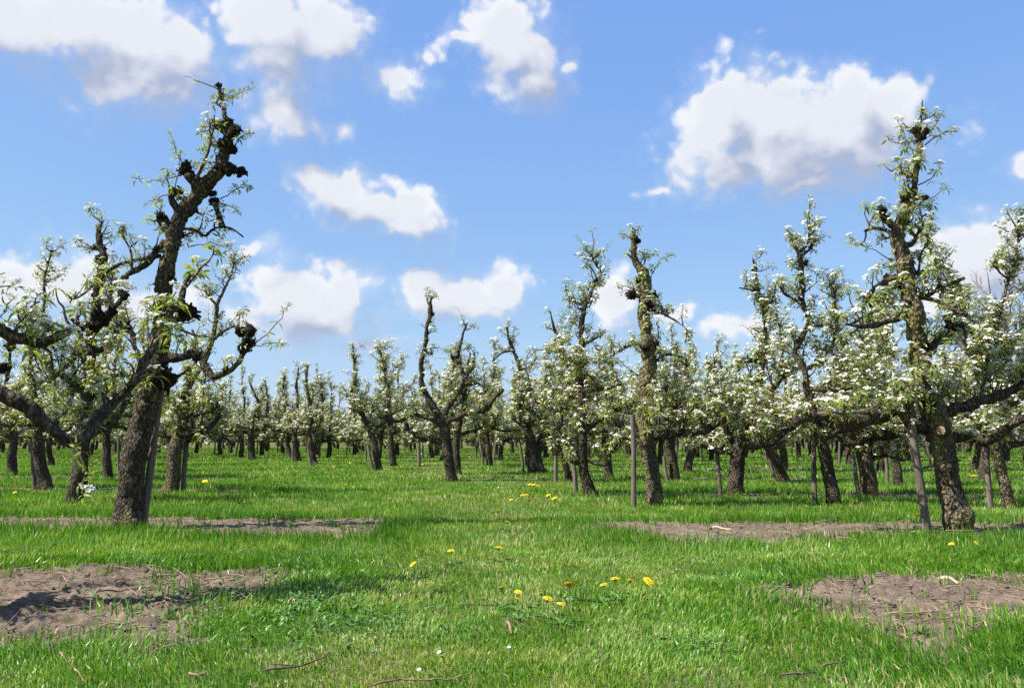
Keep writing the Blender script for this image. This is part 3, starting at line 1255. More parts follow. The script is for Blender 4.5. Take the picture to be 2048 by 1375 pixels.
def proc_tree(seed, lod, H, lean=(0, 0), nl=5, **kw):
    t = TreeMaker(seed, lod, **kw)
    rng = t.rng
    zs = [0, 0.12, 0.45, 0.85, 1.2, 1.6, 2.0, 2.4, 2.75, 3.0, 3.2]
    rs = [0.145, 0.12, 0.105, 0.095, 0.068, 0.054, 0.044, 0.034, 0.024, 0.014, 0.008]
    off = np.zeros(2)
    PR = []
    for i, (z, r) in enumerate(zip(zs, rs)):
        if i > 1:
            off = off + rng.normal(0, 0.055, 2) + np.array(lean) * 0.06 - off * 0.12
        PR.append((off[0], off[1], z * H / 3.2, r * rng.uniform(0.9, 1.12)))
    P, R = t.add_trunk(np.array(PR), per_m=15)
    proc_limbs(t, P, R, rng, nl, 0.62, 1.4, 0.7, 1.45, per_m=16, uprights=2.4)
    return t


def stake(px0, px1, w, Y=None, label=None, group=None):
    """a round weathered post from ground pixel px0 up to pixel px1"""
    p0 = on_plane(*px0) if Y is None else at_depth(px0[0], px0[1], Y)
    p0[2] = 0
    p1 = at_depth(px1[0], px1[1], p0[1] + 0.03) - p0
    return stake_world(p0, p1, w * 0.5 * p0[1] / F_PX, label, group)


STAKE_N = [0]


def stake_world(p0, top, r, label, group):
    STAKE_N[0] += 1
    b = Buf()
    n = 14
    f = np.linspace(0, 1, n)[:, None]
    P = np.asarray(top)[None] * f
    P[0, 2] = -0.05
    P[:, 0] += np.sin(f[:, 0] * 5 + STAKE_N[0]) * 0.006
    tube(b, P, np.linspace(r * 1.05, r * 0.92, n), 12, 0.10, 14, STAKE_N[0], False, 0.5, 0, 0.2)
    # sawn top
    k = 12
    V = np.concatenate(b.v)[-k:]
    b.add(np.vstack([V, V.mean(0) + [0, 0, 0.002]]), [(i, (i + 1) % k, k) for i in range(k)])
    o = link('wooden_stake', b.mesh('wooden_stake', [STAKE]), None, tuple(p0))
    return tag(o, label, 'stake', group)

# ------------------------------------------------------------------ pear trees: the ones that can be told apart
# trunk: (x, y, width) in pixels of the photograph; limbs: (points, width0, width1, depth at the tip)
SPECS = [
    dict(label='tall leaning pear tree on the left with black knobbly spurs and few leaves', lod=0, seed=1, Y=8.15,
         trunk=[(256, 1062, 92), (257, 1046, 76), (259, 1000, 60), (267, 930, 58), (281, 860, 57), (294, 800, 54), (306, 740, 50), (318, 680, 46), (325, 620, 40), (328, 560, 38), (347, 482, 36), (364, 427, 37), (398, 384, 36), (432, 348, 32), (450, 304, 28), (457, 262, 25), (449, 231, 13), (445, 202, 11), (438, 178, 9), (436, 166, 7)],
         limbs=[([(316, 735), (335, 720), (357, 714), (380, 707), (398, 716), (412, 739), (432, 749), (456, 743), (478, 722), (488, 700), (497, 672), (496, 645)], 24, 9, -0.25),
                ([(322, 512), (296, 515), (262, 520), (225, 535), (195, 562), (168, 588), (146, 598), (134, 588)], 11, 4, -0.35),
                ([(330, 480), (300, 520), (278, 536), (255, 548), (246, 560)], 16, 10, -0.15),
                ([(360, 455), (380, 458), (395, 462), (410, 471), (424, 460), (445, 454), (468, 460), (487, 474)], 9, 4, 0.15),
                ([(395, 386), (385, 362), (372, 350)], 24, 18, -0.1), ([(360, 430), (345, 398), (348, 380)], 22, 16, -0.15), ([(345, 480), (330, 455), (322, 438)], 22, 16, 0.1),
                ([(300, 770), (275, 700), (262, 660), (240, 640)], 16, 9, 0.5), ([(318, 640), (345, 640), (372, 630)], 22, 18, 0.1)],
         knobs=[(370, 343, 18), (352, 384, 15), (323, 440, 16), (430, 250, 15), (470, 262, 17), (462, 340, 20), (428, 402, 12), (424, 388, 9), (437, 170, 8), (380, 628, 24), (366, 617, 18), (348, 500, 12), (445, 285, 16), (468, 300, 13), (440, 318, 14), (496, 682, 19), (500, 664, 15), (492, 698, 16), (390, 712, 13), (335, 765, 26), (330, 745, 22), (250, 556, 9), (258, 660, 11), (345, 560, 10), (312, 500, 11), (456, 246, 15)],
         shoots=[((505, 690), (576, 612), 1), ((505, 694), (567, 690), 1), ((350, 375), (337, 265), 0), ((362, 350), (262, 352), 0), ((342, 388), (287, 412), 0), ((470, 290), (500, 268), 0), ((440, 398), (505, 372), 0), ((425, 412), (478, 424), 0), ((325, 440), (295, 440), 0), ((380, 493), (455, 492), 0), ((445, 200), (468, 190), 0), ((438, 180), (369, 153), 3), ((456, 300), (400, 300), 0), ((440, 330), (385, 325), 0), ((372, 350), (360, 300), 0)],
         per_m=11, per_limb=14, uprights=0.5, extra=1, knobby=0.25, leafy=1.0, bloom=0.30, dens=0.62, fade=0.62, zmin=0.95),
    dict(label='tall straight pear tree on the right with a pale sawn branch scar', lod=0, seed=2, Y=7.95,
         trunk=[(1914, 1068, 62), (1915, 1048, 70), (1915, 1034, 74), (1908, 1016, 60), (1900, 975, 56), (1892, 930, 54), (1883, 885, 56), (1872, 850, 60), (1858, 800, 54), (1847, 750, 48), (1840, 700, 44), (1832, 650, 40), (1820, 605, 40), (1810, 556, 40), (1801, 491, 38), (1797, 458, 32), (1811, 432, 24), (1823, 402, 19), (1831, 363, 16), (1835, 317, 14), (1842, 282, 11), (1843, 240, 6), (1845, 200, 5)],
         limbs=[([(1868, 880), (1852, 862), (1825, 842), (1792, 822), (1759, 825), (1723, 836), (1690, 847), (1650, 842), (1615, 835), (1590, 842)], 40, 22, -0.15),
                ([(1872, 850), (1890, 832), (1926, 812), (1959, 804), (1995, 793), (2046, 771), (2100, 730)], 30, 20, 0.3),
                ([(1885, 885), (1905, 878), (1963, 880), (1995, 869), (2028, 844), (2060, 828), (2120, 800)], 28, 18, -0.35),
                ([(1828, 628), (1817, 627), (1795, 638), (1770, 644), (1735, 655), (1690, 648)], 18, 8, -0.2),
                ([(1812, 556), (1790, 555), (1771, 564), (1746, 575), (1738, 602), (1748, 620), (1725, 634), (1700, 645)], 18, 8, 0.2),
                ([(1845, 705), (1861, 696), (1879, 677), (1898, 656), (1919, 654)], 28, 24, 0.12),
                ([(1820, 610), (1838, 600), (1859, 589), (1886, 573), (1912, 563), (1928, 556)], 12, 9, -0.15),
                ([(1835, 595), (1879, 603), (1912, 619), (1935, 628)], 11, 7, -0.3),
                ([(1797, 458), (1780, 450), (1768, 436), (1761, 422)], 18, 14, -0.1),
                ([(1795, 480), (1775, 462), (1750, 455), (1728, 461)], 12, 6, 0.15),
                ([(1808, 492), (1824, 484), (1834, 470), (1838, 455)], 16, 8, 0.1), ([(1815, 545), (1830, 548), (1845, 545)], 16, 10, 0.1)],
         knobs=[(1761, 420, 11), (1902, 652, 12), (1915, 656, 10), (1848, 545, 9), (1740, 600, 10), (1850, 395, 9), (1838, 265, 13), (1852, 262, 11), (1826, 262, 9), (1775, 555, 10), (1895, 642, 8), (1834, 330, 9), (1808, 395, 10), (1800, 570, 12)],
         shoots=[((1790, 520), (1728, 482), 2), ((1850, 400), (1893, 378), 0), ((1845, 280), (1880, 235), 1), ((1836, 370), (1880, 330), 1), ((1850, 290), (1910, 262), 1), ((1830, 340), (1795, 240), 1), ((1900, 640), (1960, 580), 2)],
         per_m=20, per_limb=20, uprights=1.3, extra=2, knobby=0.14, bloom=0.62, dens=0.78, zmin=1.0),
    dict(label='knobbly pear tree with dark slim trunk and spiky top left of the leaning tree', lod=1, seed=3, Y=11.4,
         trunk=[(148, 1004, 46), (150, 990, 40), (158, 960, 40), (163, 920, 38), (165, 880, 34), (170, 840, 29), (173, 800, 27), (178, 764, 27), (181, 709, 27), (183, 676, 26), (192, 633, 26), (196, 589, 23), (203, 545, 22), (205, 513, 20), (200, 485, 16), (198, 462, 12), (208, 440, 5)],
         limbs=[([(175, 790), (140, 760), (105, 740), (85, 720)], 16, 9, 0.3), ([(180, 690), (150, 715), (130, 735), (95, 765)], 14, 7, 0.1), ([(183, 690), (205, 705), (225, 690), (240, 640)], 14, 7, 0.3), ([(168, 870), (215, 850), (240, 830), (262, 770)], 20, 10, 0.4)],
         knobs=[(205, 495, 11), (195, 515, 10), (208, 545, 10), (190, 590, 12), (205, 700, 9)], shoots=[((205, 480), (240, 470), 0), ((205, 500), (165, 500), 0)],
         per_m=17, per_limb=18, uprights=1.6, extra=2, knobby=0.5, bloom=0.35),
    dict(label='slender pear tree with a narrow leafy spire and a stake at its foot, far left', lod=1, seed=4, Y=13.8,
         trunk=[(92, 980, 44), (90, 968, 36), (82, 930, 30), (77, 890, 28), (74, 850, 22), (66, 790, 16), (63, 731, 13), (66, 698, 11), (80, 660, 9), (87, 622, 8), (89, 556, 6), (98, 520, 4), (104, 500, 3)],
         limbs=[([(75, 850), (40, 845), (10, 850), (-25, 840)], 14, 8, -0.2), ([(77, 860), (110, 850), (135, 815), (150, 760)], 14, 8, 0.2)],
         per_m=22, per_limb=18, uprights=2.0, extra=2, knobby=0.1, bloom=0.5, dens=1.1),
    dict(label='pear tree with flared pale foot and stake, just right of the leaning tree', lod=1, seed=5, Y=13.1,
         trunk=[(337, 988, 52), (341, 975, 42), (346, 955, 34), (348, 922, 33), (352, 889, 34), (357, 867, 30), (365, 835, 26), (372, 800, 25), (376, 770, 22), (394, 746, 17), (413, 712, 15), (420, 690, 14), (430, 650, 12), (436, 606, 10), (448, 582, 8), (461, 552, 6), (471, 512, 3)],
         limbs=[([(360, 868), (376, 867), (398, 860), (420, 852), (440, 830)], 18, 10, -0.2), ([(352, 870), (325, 868), (305, 860), (285, 830)], 16, 8, 0.3), ([(372, 885), (389, 876), (411, 869), (440, 868)], 9, 5, 0.2), ([(376, 770), (395, 700), (385, 660)], 12, 6, 0.2), ([(425, 680), (450, 660), (480, 650)], 8, 4, 0.0), ([(436, 610), (415, 590), (408, 570)], 7, 4, 0.1)],
         per_m=18, per_limb=18, uprights=2.0, extra=2, knobby=0.12, bloom=0.5),
    dict(label='crooked S shaped pear tree with a stake, middle distance left of centre', lod=1, seed=6, Y=22.0,
         trunk=[(758, 941, 24), (756, 932, 19), (750, 897, 18), (740, 858, 17), (714, 812, 13), (704, 786, 10), (709, 759, 8), (709, 727, 7), (705, 690, 4)],
         limbs=[([(743, 866), (758, 852), (772, 838), (778, 800), (776, 759), (766, 717)], 10, 4, 0.2), ([(720, 820), (700, 800), (690, 780)], 6, 3, 0.1)],
         per_m=17, per_limb=18, uprights=1.8, extra=3, knobby=0.25, bloom=0.5),
    dict(label='dark crooked pear tree standing alone at the end of the grass lane', lod=1, seed=7, Y=16.4,
         trunk=[(903, 963, 34), (902, 953, 29), (898, 926, 27), (892, 877, 25), (883, 841, 23), (862, 805, 19), (846, 772, 15), (842, 733, 12), (850, 697, 11), (854, 658, 11), (860, 625, 12), (861, 606, 7), (864, 591, 3)],
         limbs=[([(888, 846), (905, 840), (931, 828), (970, 820), (987, 799), (1005, 780)], 15, 9, -0.2), ([(884, 846), (865, 839), (849, 835), (823, 830), (800, 842), (785, 838), (776, 815), (776, 790)], 12, 6, -0.15),
                ([(890, 885), (870, 882), (850, 880), (833, 871), (816, 856), (812, 835)], 12, 7, 0.2), ([(890, 830), (898, 812), (914, 789), (929, 759), (921, 727), (918, 707), (924, 674), (934, 648)], 13, 4, 0.35),
                ([(926, 760), (942, 740), (948, 722), (949, 704)], 7, 4, 0.4), ([(928, 768), (942, 770), (957, 766), (968, 775)], 6, 3, 0.3)],
         knobs=[(866, 628, 6), (862, 705, 6), (905, 715, 7), (845, 740, 6)],
         per_m=15, per_limb=14, uprights=1.1, extra=1, knobby=0.25, bloom=0.45, dens=0.85, zmin=1.15),
    dict(label='thick V shaped pear trunk leaning left, right of the lone dark tree', lod=1, seed=8, Y=20.2,
         trunk=[(1076, 946, 52), (1072, 936, 42), (1066, 910, 40), (1060, 880, 30), (1050, 840, 18), (1034, 800, 14), (1027, 768, 13), (1039, 737, 12), (1029, 707, 10), (1019, 681, 8), (1014, 652, 4)],
         limbs=[([(1070, 915), (1085, 880), (1095, 850), (1085, 800)], 24, 9, 0.3), ([(1040, 740), (1062, 730), (1072, 715)], 7, 4, 0.0), ([(1025, 700), (1005, 705), (985, 722)], 6, 3, 0.0)],
         per_m=18, per_limb=18, uprights=2.2, extra=4, knobby=0.2, bloom=0.55),
    dict(label='slim pear tree leaning left with a forked pale branch behind the spire of blossom', lod=1, seed=9, Y=16.2,
         trunk=[(1139, 965, 26), (1137, 955, 20), (1131, 930, 17), (1124, 890, 15), (1121, 844, 13), (1124, 800, 11), (1127, 760, 10), (1121, 690, 9), (1108, 658, 7), (1101, 622, 4)],
         limbs=[([(1124, 905), (1108, 890), (1098, 865), (1081, 838), (1055, 818), (1030, 805)], 9, 5, -0.2), ([(1125, 880), (1150, 850), (1165, 830)], 8, 5, 0.3)],
         per_m=18, per_limb=16, uprights=2.0, extra=3, knobby=0.12, bloom=0.6),
    dict(label='pear tree with a tall leafy blossom spire and two dark burrs, right of centre', lod=1, seed=10, Y=12.5,
         trunk=[(1182, 992, 48), (1179, 982, 38), (1170, 950, 28), (1166, 923, 26), (1166, 866, 23), (1164, 801, 19), (1161, 753, 16), (1161, 700, 15), (1164, 648, 14), (1167, 618, 12), (1181, 591, 9), (1190, 561, 8), (1201, 546, 6), (1190, 528, 5), (1183, 508, 4)],
         limbs=[([(1168, 862), (1180, 850), (1198, 836), (1224, 825), (1250, 818)], 16, 9, -0.25), ([(1170, 920), (1195, 926), (1214, 927), (1222, 905), (1232, 890), (1252, 874)], 9, 6, -0.3), ([(1164, 925), (1145, 926), (1132, 915), (1110, 905)], 12, 6, 0.2), ([(1163, 690), (1185, 680), (1205, 668)], 7, 4, 0.0), ([(1170, 610), (1150, 605), (1138, 600)], 6, 3, 0.1), ([(1162, 760), (1140, 740), (1125, 715)], 7, 4, 0.1)],
         knobs=[(1192, 776, 14), (1160, 757, 13), (1186, 770, 10)],
         per_m=24, per_limb=18, uprights=1.8, extra=2, knobby=0.06, bloom=0.5, dens=1.15),
    dict(label='stout pear tree with a mossy upright trunk and tapering bare top, centre right', lod=0, seed=12, Y=10.92,
         trunk=[(1307, 1010, 42), (1308, 1000, 46), (1309, 990, 42), (1306, 953, 36), (1297, 901, 36), (1290, 844, 36), (1292, 779, 36), (1299, 735, 33), (1294, 674, 29), (1286, 626, 26), (1290, 574, 28), (1287, 548, 25), (1272, 526, 17), (1268, 495, 14), (1266, 466, 13)],
         limbs=[([(1300, 872), (1325, 868), (1355, 866), (1399, 862), (1434, 849), (1452, 832)], 24, 14, -0.25), ([(1298, 818), (1325, 810), (1347, 809), (1372, 824), (1386, 840)], 17, 10, 0.3), ([(1300, 728), (1315, 720), (1334, 709), (1360, 712), (1373, 720), (1371, 735)], 9, 5, -0.1),
                ([(1290, 620), (1310, 622), (1334, 631), (1360, 648), (1373, 660), (1370, 684)], 6, 3, -0.15), ([(1292, 685), (1270, 688), (1251, 696), (1224, 712)], 7, 4, 0.1), ([(1296, 905), (1275, 880), (1240, 850), (1215, 842)], 18, 9, 0.45)],
         knobs=[(1262, 590, 13), (1307, 590, 11), (1268, 475, 10), (1300, 610, 12), (1312, 690, 9), (1278, 560, 10)],
         shoots=[((1303, 548), (1347, 508), 0), ((1270, 480), (1240, 466), 0), ((1275, 520), (1310, 505), 1)],
         per_m=19, per_limb=19, uprights=1.8, extra=2, knobby=0.16, bloom=0.5, dens=0.78, zmin=0.75),
    dict(label='pear tree with a split double trunk and a stake at its left', lod=1, seed=13, Y=12.5,
         trunk=[(1469, 992, 46), (1470, 980, 40), (1474, 940, 38), (1478, 904, 36), (1490, 872, 26), (1510, 850, 17), (1517, 800, 14), (1524, 739, 13), (1531, 666, 11), (1528, 620, 10), (1517, 574, 8), (1508, 528, 5), (1505, 515, 3)],
         limbs=[([(1472, 910), (1462, 885), (1450, 850), (1440, 800), (1432, 760)], 20, 8, 0.3), ([(1480, 890), (1520, 868), (1560, 860)], 16, 9, -0.3), ([(1528, 625), (1545, 600), (1552, 570)], 7, 4, 0.0), ([(1520, 585), (1495, 578), (1478, 575)], 6, 3, 0.0), ([(1465, 905), (1430, 900), (1395, 890)], 14, 8, 0.1)],
         knobs=[(1492, 720, 12), (1508, 540, 7)],
         per_m=22, per_limb=20, uprights=2.2, extra=2, knobby=0.1, bloom=0.68, dens=1.15),
    dict(label='pear tree with a forked blossoming top and curved trunk, stake on its left', lod=1, seed=14, Y=11.0,
         trunk=[(1667, 1008, 46), (1666, 1000, 40), (1657, 950, 31), (1647, 895, 30), (1634, 849, 26), (1620, 803, 19), (1608, 748, 17), (1590, 704, 15), (1602, 675, 15), (1617, 647, 15), (1606, 597, 14), (1602, 537, 13), (1600, 505, 11), (1615, 487, 6), (1618, 437, 3)],
         limbs=[([(1634, 848), (1612, 838), (1592, 840), (1569, 863), (1533, 890), (1500, 895)], 26, 14, -0.35), ([(1640, 870), (1680, 862), (1720, 850), (1745, 830)], 18, 9, 0.3), ([(1600, 508), (1590, 492), (1586, 475)], 9, 4, 0.0), ([(1602, 512), (1620, 498), (1632, 478)], 8, 4, 0.05), ([(1608, 740), (1640, 720), (1665, 690), (1672, 640), (1668, 580)], 11, 4, 0.2), ([(1617, 650), (1650, 652), (1680, 660)], 7, 4, -0.1), ([(1604, 600), (1575, 592), (1560, 575)], 7, 4, 0.0)],
         knobs=[(1598, 520, 9), (1612, 524, 8)],
         per_m=22, per_limb=20, uprights=2.0, extra=2, knobby=0.08, bloom=0.66, dens=1.1),
    dict(label='pear tree with a broad trunk leaning left and a thick blunt mossy limb', lod=1, seed=15, Y=12.6,
         trunk=[(1741, 995, 54), (1739, 984, 46), (1733, 935, 38), (1722, 895, 36), (1708, 858, 26), (1698, 815, 18), (1692, 760, 15), (1690, 710, 13), (1680, 670, 11), (1670, 630, 9), (1668, 590, 6), (1664, 552, 4)],
         limbs=[([(1715, 880), (1744, 868), (1777, 872), (1806, 856), (1822, 838)], 30, 16, -0.2), ([(1718, 890), (1690, 880), (1650, 866), (1625, 860)], 20, 10, -0.1), ([(1700, 820), (1735, 790), (1755, 740), (1760, 690)], 13, 6, 0.25), ([(1730, 925), (1770, 912), (1810, 920)], 12, 7, 0.3)],
         per_m=22, per_limb=20, uprights=2.4, extra=3, knobby=0.1, bloom=0.7, dens=1.15),
    dict(label='pear tree at the right edge with dense white blossom spire and stake', lod=1, seed=16, Y=10.4,
         trunk=[(2018, 1018, 40), (2018, 1008, 32), (2012, 981, 28), (2003, 944, 28), (1995, 915, 29), (1990, 878, 27), (1985, 840, 20), (1976, 790, 17), (1970, 730, 14), (1974, 700, 13), (1985, 665, 11), (2000, 620, 9), (2015, 570, 8), (2026, 527, 7), (2035, 490, 5), (2038, 430, 3)],
         limbs=[([(1992, 900), (1970, 885), (1935, 868), (1905, 862)], 14, 7, 0.3), ([(1998, 900), (2030, 890), (2070, 875), (2110, 850)], 20, 11, -0.2), ([(1975, 760), (1950, 735), (1935, 700), (1930, 660)], 11, 5, 0.2), ([(1985, 680), (2015, 690), (2040, 675)], 9, 5, 0.0), ([(1974, 700), (2010, 740), (2045, 760)], 10, 6, 0.2), ([(1982, 840), (2020, 815), (2055, 780), (2065, 700)], 14, 6, 0.1), ([(2020, 560), (2000, 545), (1990, 530)], 6, 3, 0)],
         per_m=26, per_limb=22, uprights=2.4, extra=3, knobby=0.06, bloom=0.72, dens=1.2),
    dict(label='small pear tree with a strongly slanting trunk leaning left, between two staked trees', lod=1, seed=17, Y=15.9,
         trunk=[(1573, 967, 32), (1567, 955, 26), (1550, 915, 24), (1525, 880, 20), (1490, 840, 16), (1462, 800, 13), (1448, 760, 10), (1438, 725, 8), (1434, 690, 4)],
         limbs=[([(1540, 900), (1575, 875), (1605, 860)], 14, 8, 0.2), ([(1500, 850), (1470, 850), (1430, 845)], 10, 6, 0.1)],
         per_m=18, per_limb=18, uprights=2.2, extra=3, knobby=0.1, bloom=0.65),
    dict(label='pear tree behind the thick mossy trunk, its stake close on the left', lod=1, seed=18, Y=16.6,
         trunk=[(1350, 962, 32), (1349, 952, 27), (1344, 915, 24), (1340, 880, 22), (1345, 840, 17), (1355, 800, 14), (1350, 760, 11), (1352, 720, 8), (1354, 690, 4)],
         limbs=[([(1345, 850), (1375, 835), (1400, 830)], 12, 7, 0)],
         per_m=18, per_limb=18, uprights=2.2, extra=4, knobby=0.15, bloom=0.6),
    dict(label='thin dark pear trunk between the broad leaning tree and the tall right tree', lod=1, seed=19, Y=15.2,
         trunk=[(1797, 971, 30), (1796, 962, 25), (1792, 925, 21), (1788, 890, 19), (1782, 840, 16), (1770, 790, 13), (1758, 740, 11), (1764, 690, 9), (1768, 640, 6), (1764, 610, 3)],
         limbs=[([(1790, 905), (1810, 895), (1822, 880)], 10, 6, -0.1)],
         per_m=20, per_limb=18, uprights=2.2, extra=4, knobby=0.1, bloom=0.68, dens=1.1),
    dict(label='short staked pear tree beside the two stemmed one, middle distance left', lod=1, seed=20, Y=29.0,
         trunk=[(597, 924, 20), (595, 915, 17), (590, 890, 16), (588, 865, 14), (590, 830, 10), (596, 800, 8), (592, 770, 7), (598, 735, 3)],
         limbs=[([(588, 868), (565, 862), (545, 858), (530, 845)], 9, 5, -0.2), ([(590, 865), (615, 860), (632, 858)], 8, 5, 0.0), ([(588, 850), (570, 820), (566, 785), (570, 750)], 7, 4, 0.2)],
         per_m=20, per_limb=20, uprights=2.4, extra=3, knobby=0.1, bloom=0.6),
    dict(label='two stemmed pear tree with dark leader left of the lane, middle distance', lod=1, seed=21, Y=26.0,
         trunk=[(630, 934, 24), (628, 925, 18), (622, 895, 17), (618, 868, 14), (622, 830, 10), (618, 795, 9), (612, 765, 8), (615, 735, 5), (612, 728, 3)],
         limbs=[([(620, 865), (640, 845), (645, 800), (642, 762)], 9, 4, 0.1), ([(620, 870), (600, 860), (580, 855)], 8, 5, 0.1)],
         per_m=19, per_limb=20, uprights=2.2, extra=3, knobby=0.2, bloom=0.58),
    dict(label='pear tree with a bare twisted dark leader in the far rows left of the lane', lod=1, seed=22, Y=30.0,
         trunk=[(506, 922, 18), (505, 913, 16), (503, 890, 15), (502, 865, 13), (508, 830, 9), (518, 808, 8), (505, 780, 6), (497, 758, 3)],
         limbs=[([(503, 868), (480, 862), (455, 860)], 8, 5, -0.1), ([(504, 860), (530, 850), (535, 800), (530, 760)], 7, 3, 0.1)],
         per_m=18, per_limb=20, uprights=2.4, extra=3, knobby=0.15, bloom=0.58),
    dict(label='blossoming pear tree just right of the crooked S shaped tree', lod=1, seed=23, Y=24.5,
         trunk=[(788, 934, 22), (786, 925, 18), (782, 890, 17), (780, 860, 14), (776, 815, 10), (775, 770, 8), (768, 735, 6), (764, 712, 3)],
         limbs=[([(782, 868), (805, 860), (825, 855)], 8, 5, 0.1)],
         per_m=20, per_limb=20, uprights=2.4, extra=4, knobby=0.12, bloom=0.6),
    dict(label='pear tree directly behind the lone dark tree, its trunk half hidden', lod=1, seed=24, Y=19.5,
         trunk=[(916, 946, 26), (914, 938, 22), (912, 900, 20), (915, 860, 17), (922, 820, 13), (930, 780, 10), (935, 740, 8), (940, 705, 4)],
         limbs=[([(914, 870), (940, 862), (965, 858)], 10, 6, 0.1)],
         per_m=18, per_limb=19, uprights=2.2, extra=4, knobby=0.15, bloom=0.58),
    dict(label='pear tree with knotty dark top, seen between the blossom spire and thick mossy trunk', lod=1, seed=25, Y=17.5,
         trunk=[(1217, 949, 28), (1216, 940, 23), (1212, 905, 21), (1210, 870, 18), (1214, 830, 14), (1220, 790, 11), (1226, 750, 9), (1222, 715, 6), (1222, 690, 3)],
         limbs=[([(1212, 870), (1190, 862), (1170, 858)], 11, 6, 0.1)],
         per_m=18, per_limb=19, uprights=2.0, extra=4, knobby=0.3, bloom=0.52),
    dict(label='pear tree with a dark trunk at the left edge behind the slender spire', lod=1, seed=26, Y=19.0,
         trunk=[(24, 950, 30), (24, 940, 25), (25, 905, 22), (28, 870, 19), (20, 820, 14), (12, 780, 12), (18, 730, 9), (22, 690, 5)],
         limbs=[([(25, 875), (0, 868), (-25, 862)], 11, 6, 0.1)],
         per_m=18, per_limb=19, uprights=2.2, extra=4, knobby=0.12, bloom=0.6),
]


def shoot(t, Y, base, a, b, flowers):
    """a slender young branch between two pixels, with leaves along it"""
    rng = t.rng
    p0, p1 = at_depth(a[0], a[1], Y) - base, at_depth(b[0], b[1], Y - rng.uniform(-.1, .15)) - base
    n = 9
    f = np.linspace(0, 1, n)[:, None]
    P = p0 * (1 - f) + p1 * f
    L = np.linalg.norm(p1 - p0)
    P += np.sin(f * math.pi) * norm(np.cross(p1 - p0, [0, 1, 0])) * L * rng.uniform(-.15, .15)
    P[1:-1] += rng.normal(0, 0.008, (n - 2, 3))
    tube(t.twigs, P, np.linspace(0.0065, 0.0025, n), 4)
    if flowers == 2:
        return
    d = norm(p1 - p0)
    for j in range(3, n):
        if rng.random() < (0.8 if flowers != 3 else 0.4) and (flowers != 3 or j > 5):
            u = norm(d * .3 + UP * .4 + rng.normal(0, .5, 3))
            t.leaf.append((P[j] + rng.normal(0, .008, 3), u, rng.uniform(0.55, 0.9), rng.uniform(0, 6.28)))
    if flowers == 1 or (flowers == 0 and rng.random() < .3):
        t.blo.append((P[-1], norm(UP + d * .4), 1.0, 0.0))


def hand_tree(s):
    Y = s['Y']
    b2 = at_depth(s['trunk'][0][0], s['trunk'][0][1], Y)
    base = np.array([b2[0], Y, 0.0])
    lod1 = s['lod'] == 1
    t = TreeMaker(s['seed'] * 31, s['lod'], s.get('leafy', 1.0), s.get('bloom', 0.55) * (1.15 if lod1 else 1.0), s.get('knobby', 0.2), s.get('dens', 1.0) * (1.06 if lod1 else 1.0), 0.94)
    rng = t.rng
    if s['seed'] in (2, 12, 15, 16, 5):
        t.bark = BARK_MOSSY
    PR = px_path(s['trunk'], Y, base, 0, 0, rng, 0.02)
    PR[0][2] = 0.0
    P, R = t.add_trunk(PR, True, s.get('zmin', 0.8), s['per_m'], fade=s.get('fade', 0.0))
    for k, (pts, w0, w1, dy) in enumerate(s['limbs']):
        L = px_path(widths(pts, w0 * 0.84, w1 * 0.84), Y, base, 0.0, dy, rng, 0.012)
        t.add_limb(L, s['per_limb'], 0.1 if w1 < 14 else 0.15, s['uprights'] if w1 >= 5 else 0.0, 0.8 if w1 < 6 else 1.0, grey=(k % 3 == 1), clothe=s.get('clothe', 1.0))
    zb = P[:, 2].max()
    if s['extra']:
        n = s['extra']
        a0 = rng.uniform(0.9, 2.2)
        for k in range(n):
            a = a0 + k * math.pi + rng.uniform(-.5, .5)
            z = rng.uniform(0.85, 1.35) + (0.35 * k / n)
            i = int(np.argmin(np.abs(P[:, 2] - z)))
            L = rng.uniform(0.5, 0.95)
            d = np.array([math.cos(a), math.sin(a), rng.uniform(0.0, 0.4)])
            pts = [np.append(P[i], R[i] * 0.5)]
            for j in range(1, 6):
                d = norm(d + rng.normal(0, .16, 3) + UP * (0.16 if j > 3 else -0.02))
                pts.append(np.append(pts[-1][:3] + d * L / 5, 0.030 * (1 - j / 5) + 0.012))
            t.add_limb(np.array(pts), s['per_limb'], 0.1, s['uprights'])
    AX = np.vstack(t.axes)
    for (x, y, r) in s.get('knobs', []):
        # put the spur beside the nearest piece of wood, seen from the front
        q = AX + base
        dpx = np.hypot(1024 + q[:, 0] / q[:, 1] * F_PX - x, HORIZON - (q[:, 2] - CAM_H) / q[:, 1] * F_PX - y)
        nt_ = len(t.axes[0])
        i = int(np.argmin(dpx[:nt_]))
        if dpx[i] > 48:
            i = int(np.argmin(dpx))
        p = at_depth(x, y, q[i, 1] + rng.uniform(-.05, .03)) - base
        d = p - AX[i]
        rad = r * Y / F_PX
        dl = np.linalg.norm(d)
        if dl < 0.02:
            d = np.array([rng.normal(0, 1), -1.0, 0.3])
        d = norm(d)
        t.knob.append((p - d * rad * 0.55, norm(d + UP * 0.1), rad * 0.80, rng.uniform(0, 6.28)))
        t.knob.append((p - d * rad * 0.3 + rng.normal(0, rad * .4, 3), norm(d + rng.normal(0, .8, 3)), rad * 0.6, rng.uniform(0, 6.28)))
        if dl > rad * 0.8:
            tube(t.trunk, [AX[i], AX[i] + (p - AX[i]) * .55 + rng.normal(0, .006, 3), p], [rad * .55, rad * .42, rad * .5], 9, 0.25, 14, int(x))
    for a, b, fl in s.get('shoots', []):
        shoot(t, Y, base, a, b, fl)
    root = t.build('pear_tree', base, s['label'], 'pear trees of the orchard')
    return t, root, base


HAND = {}
for s in SPECS:
    HAND[s['seed']] = hand_tree(s)

# details of the tall right tree: sawn branch stub, small cut, rubber tie to the stake
t2, root2, base2 = HAND[2]


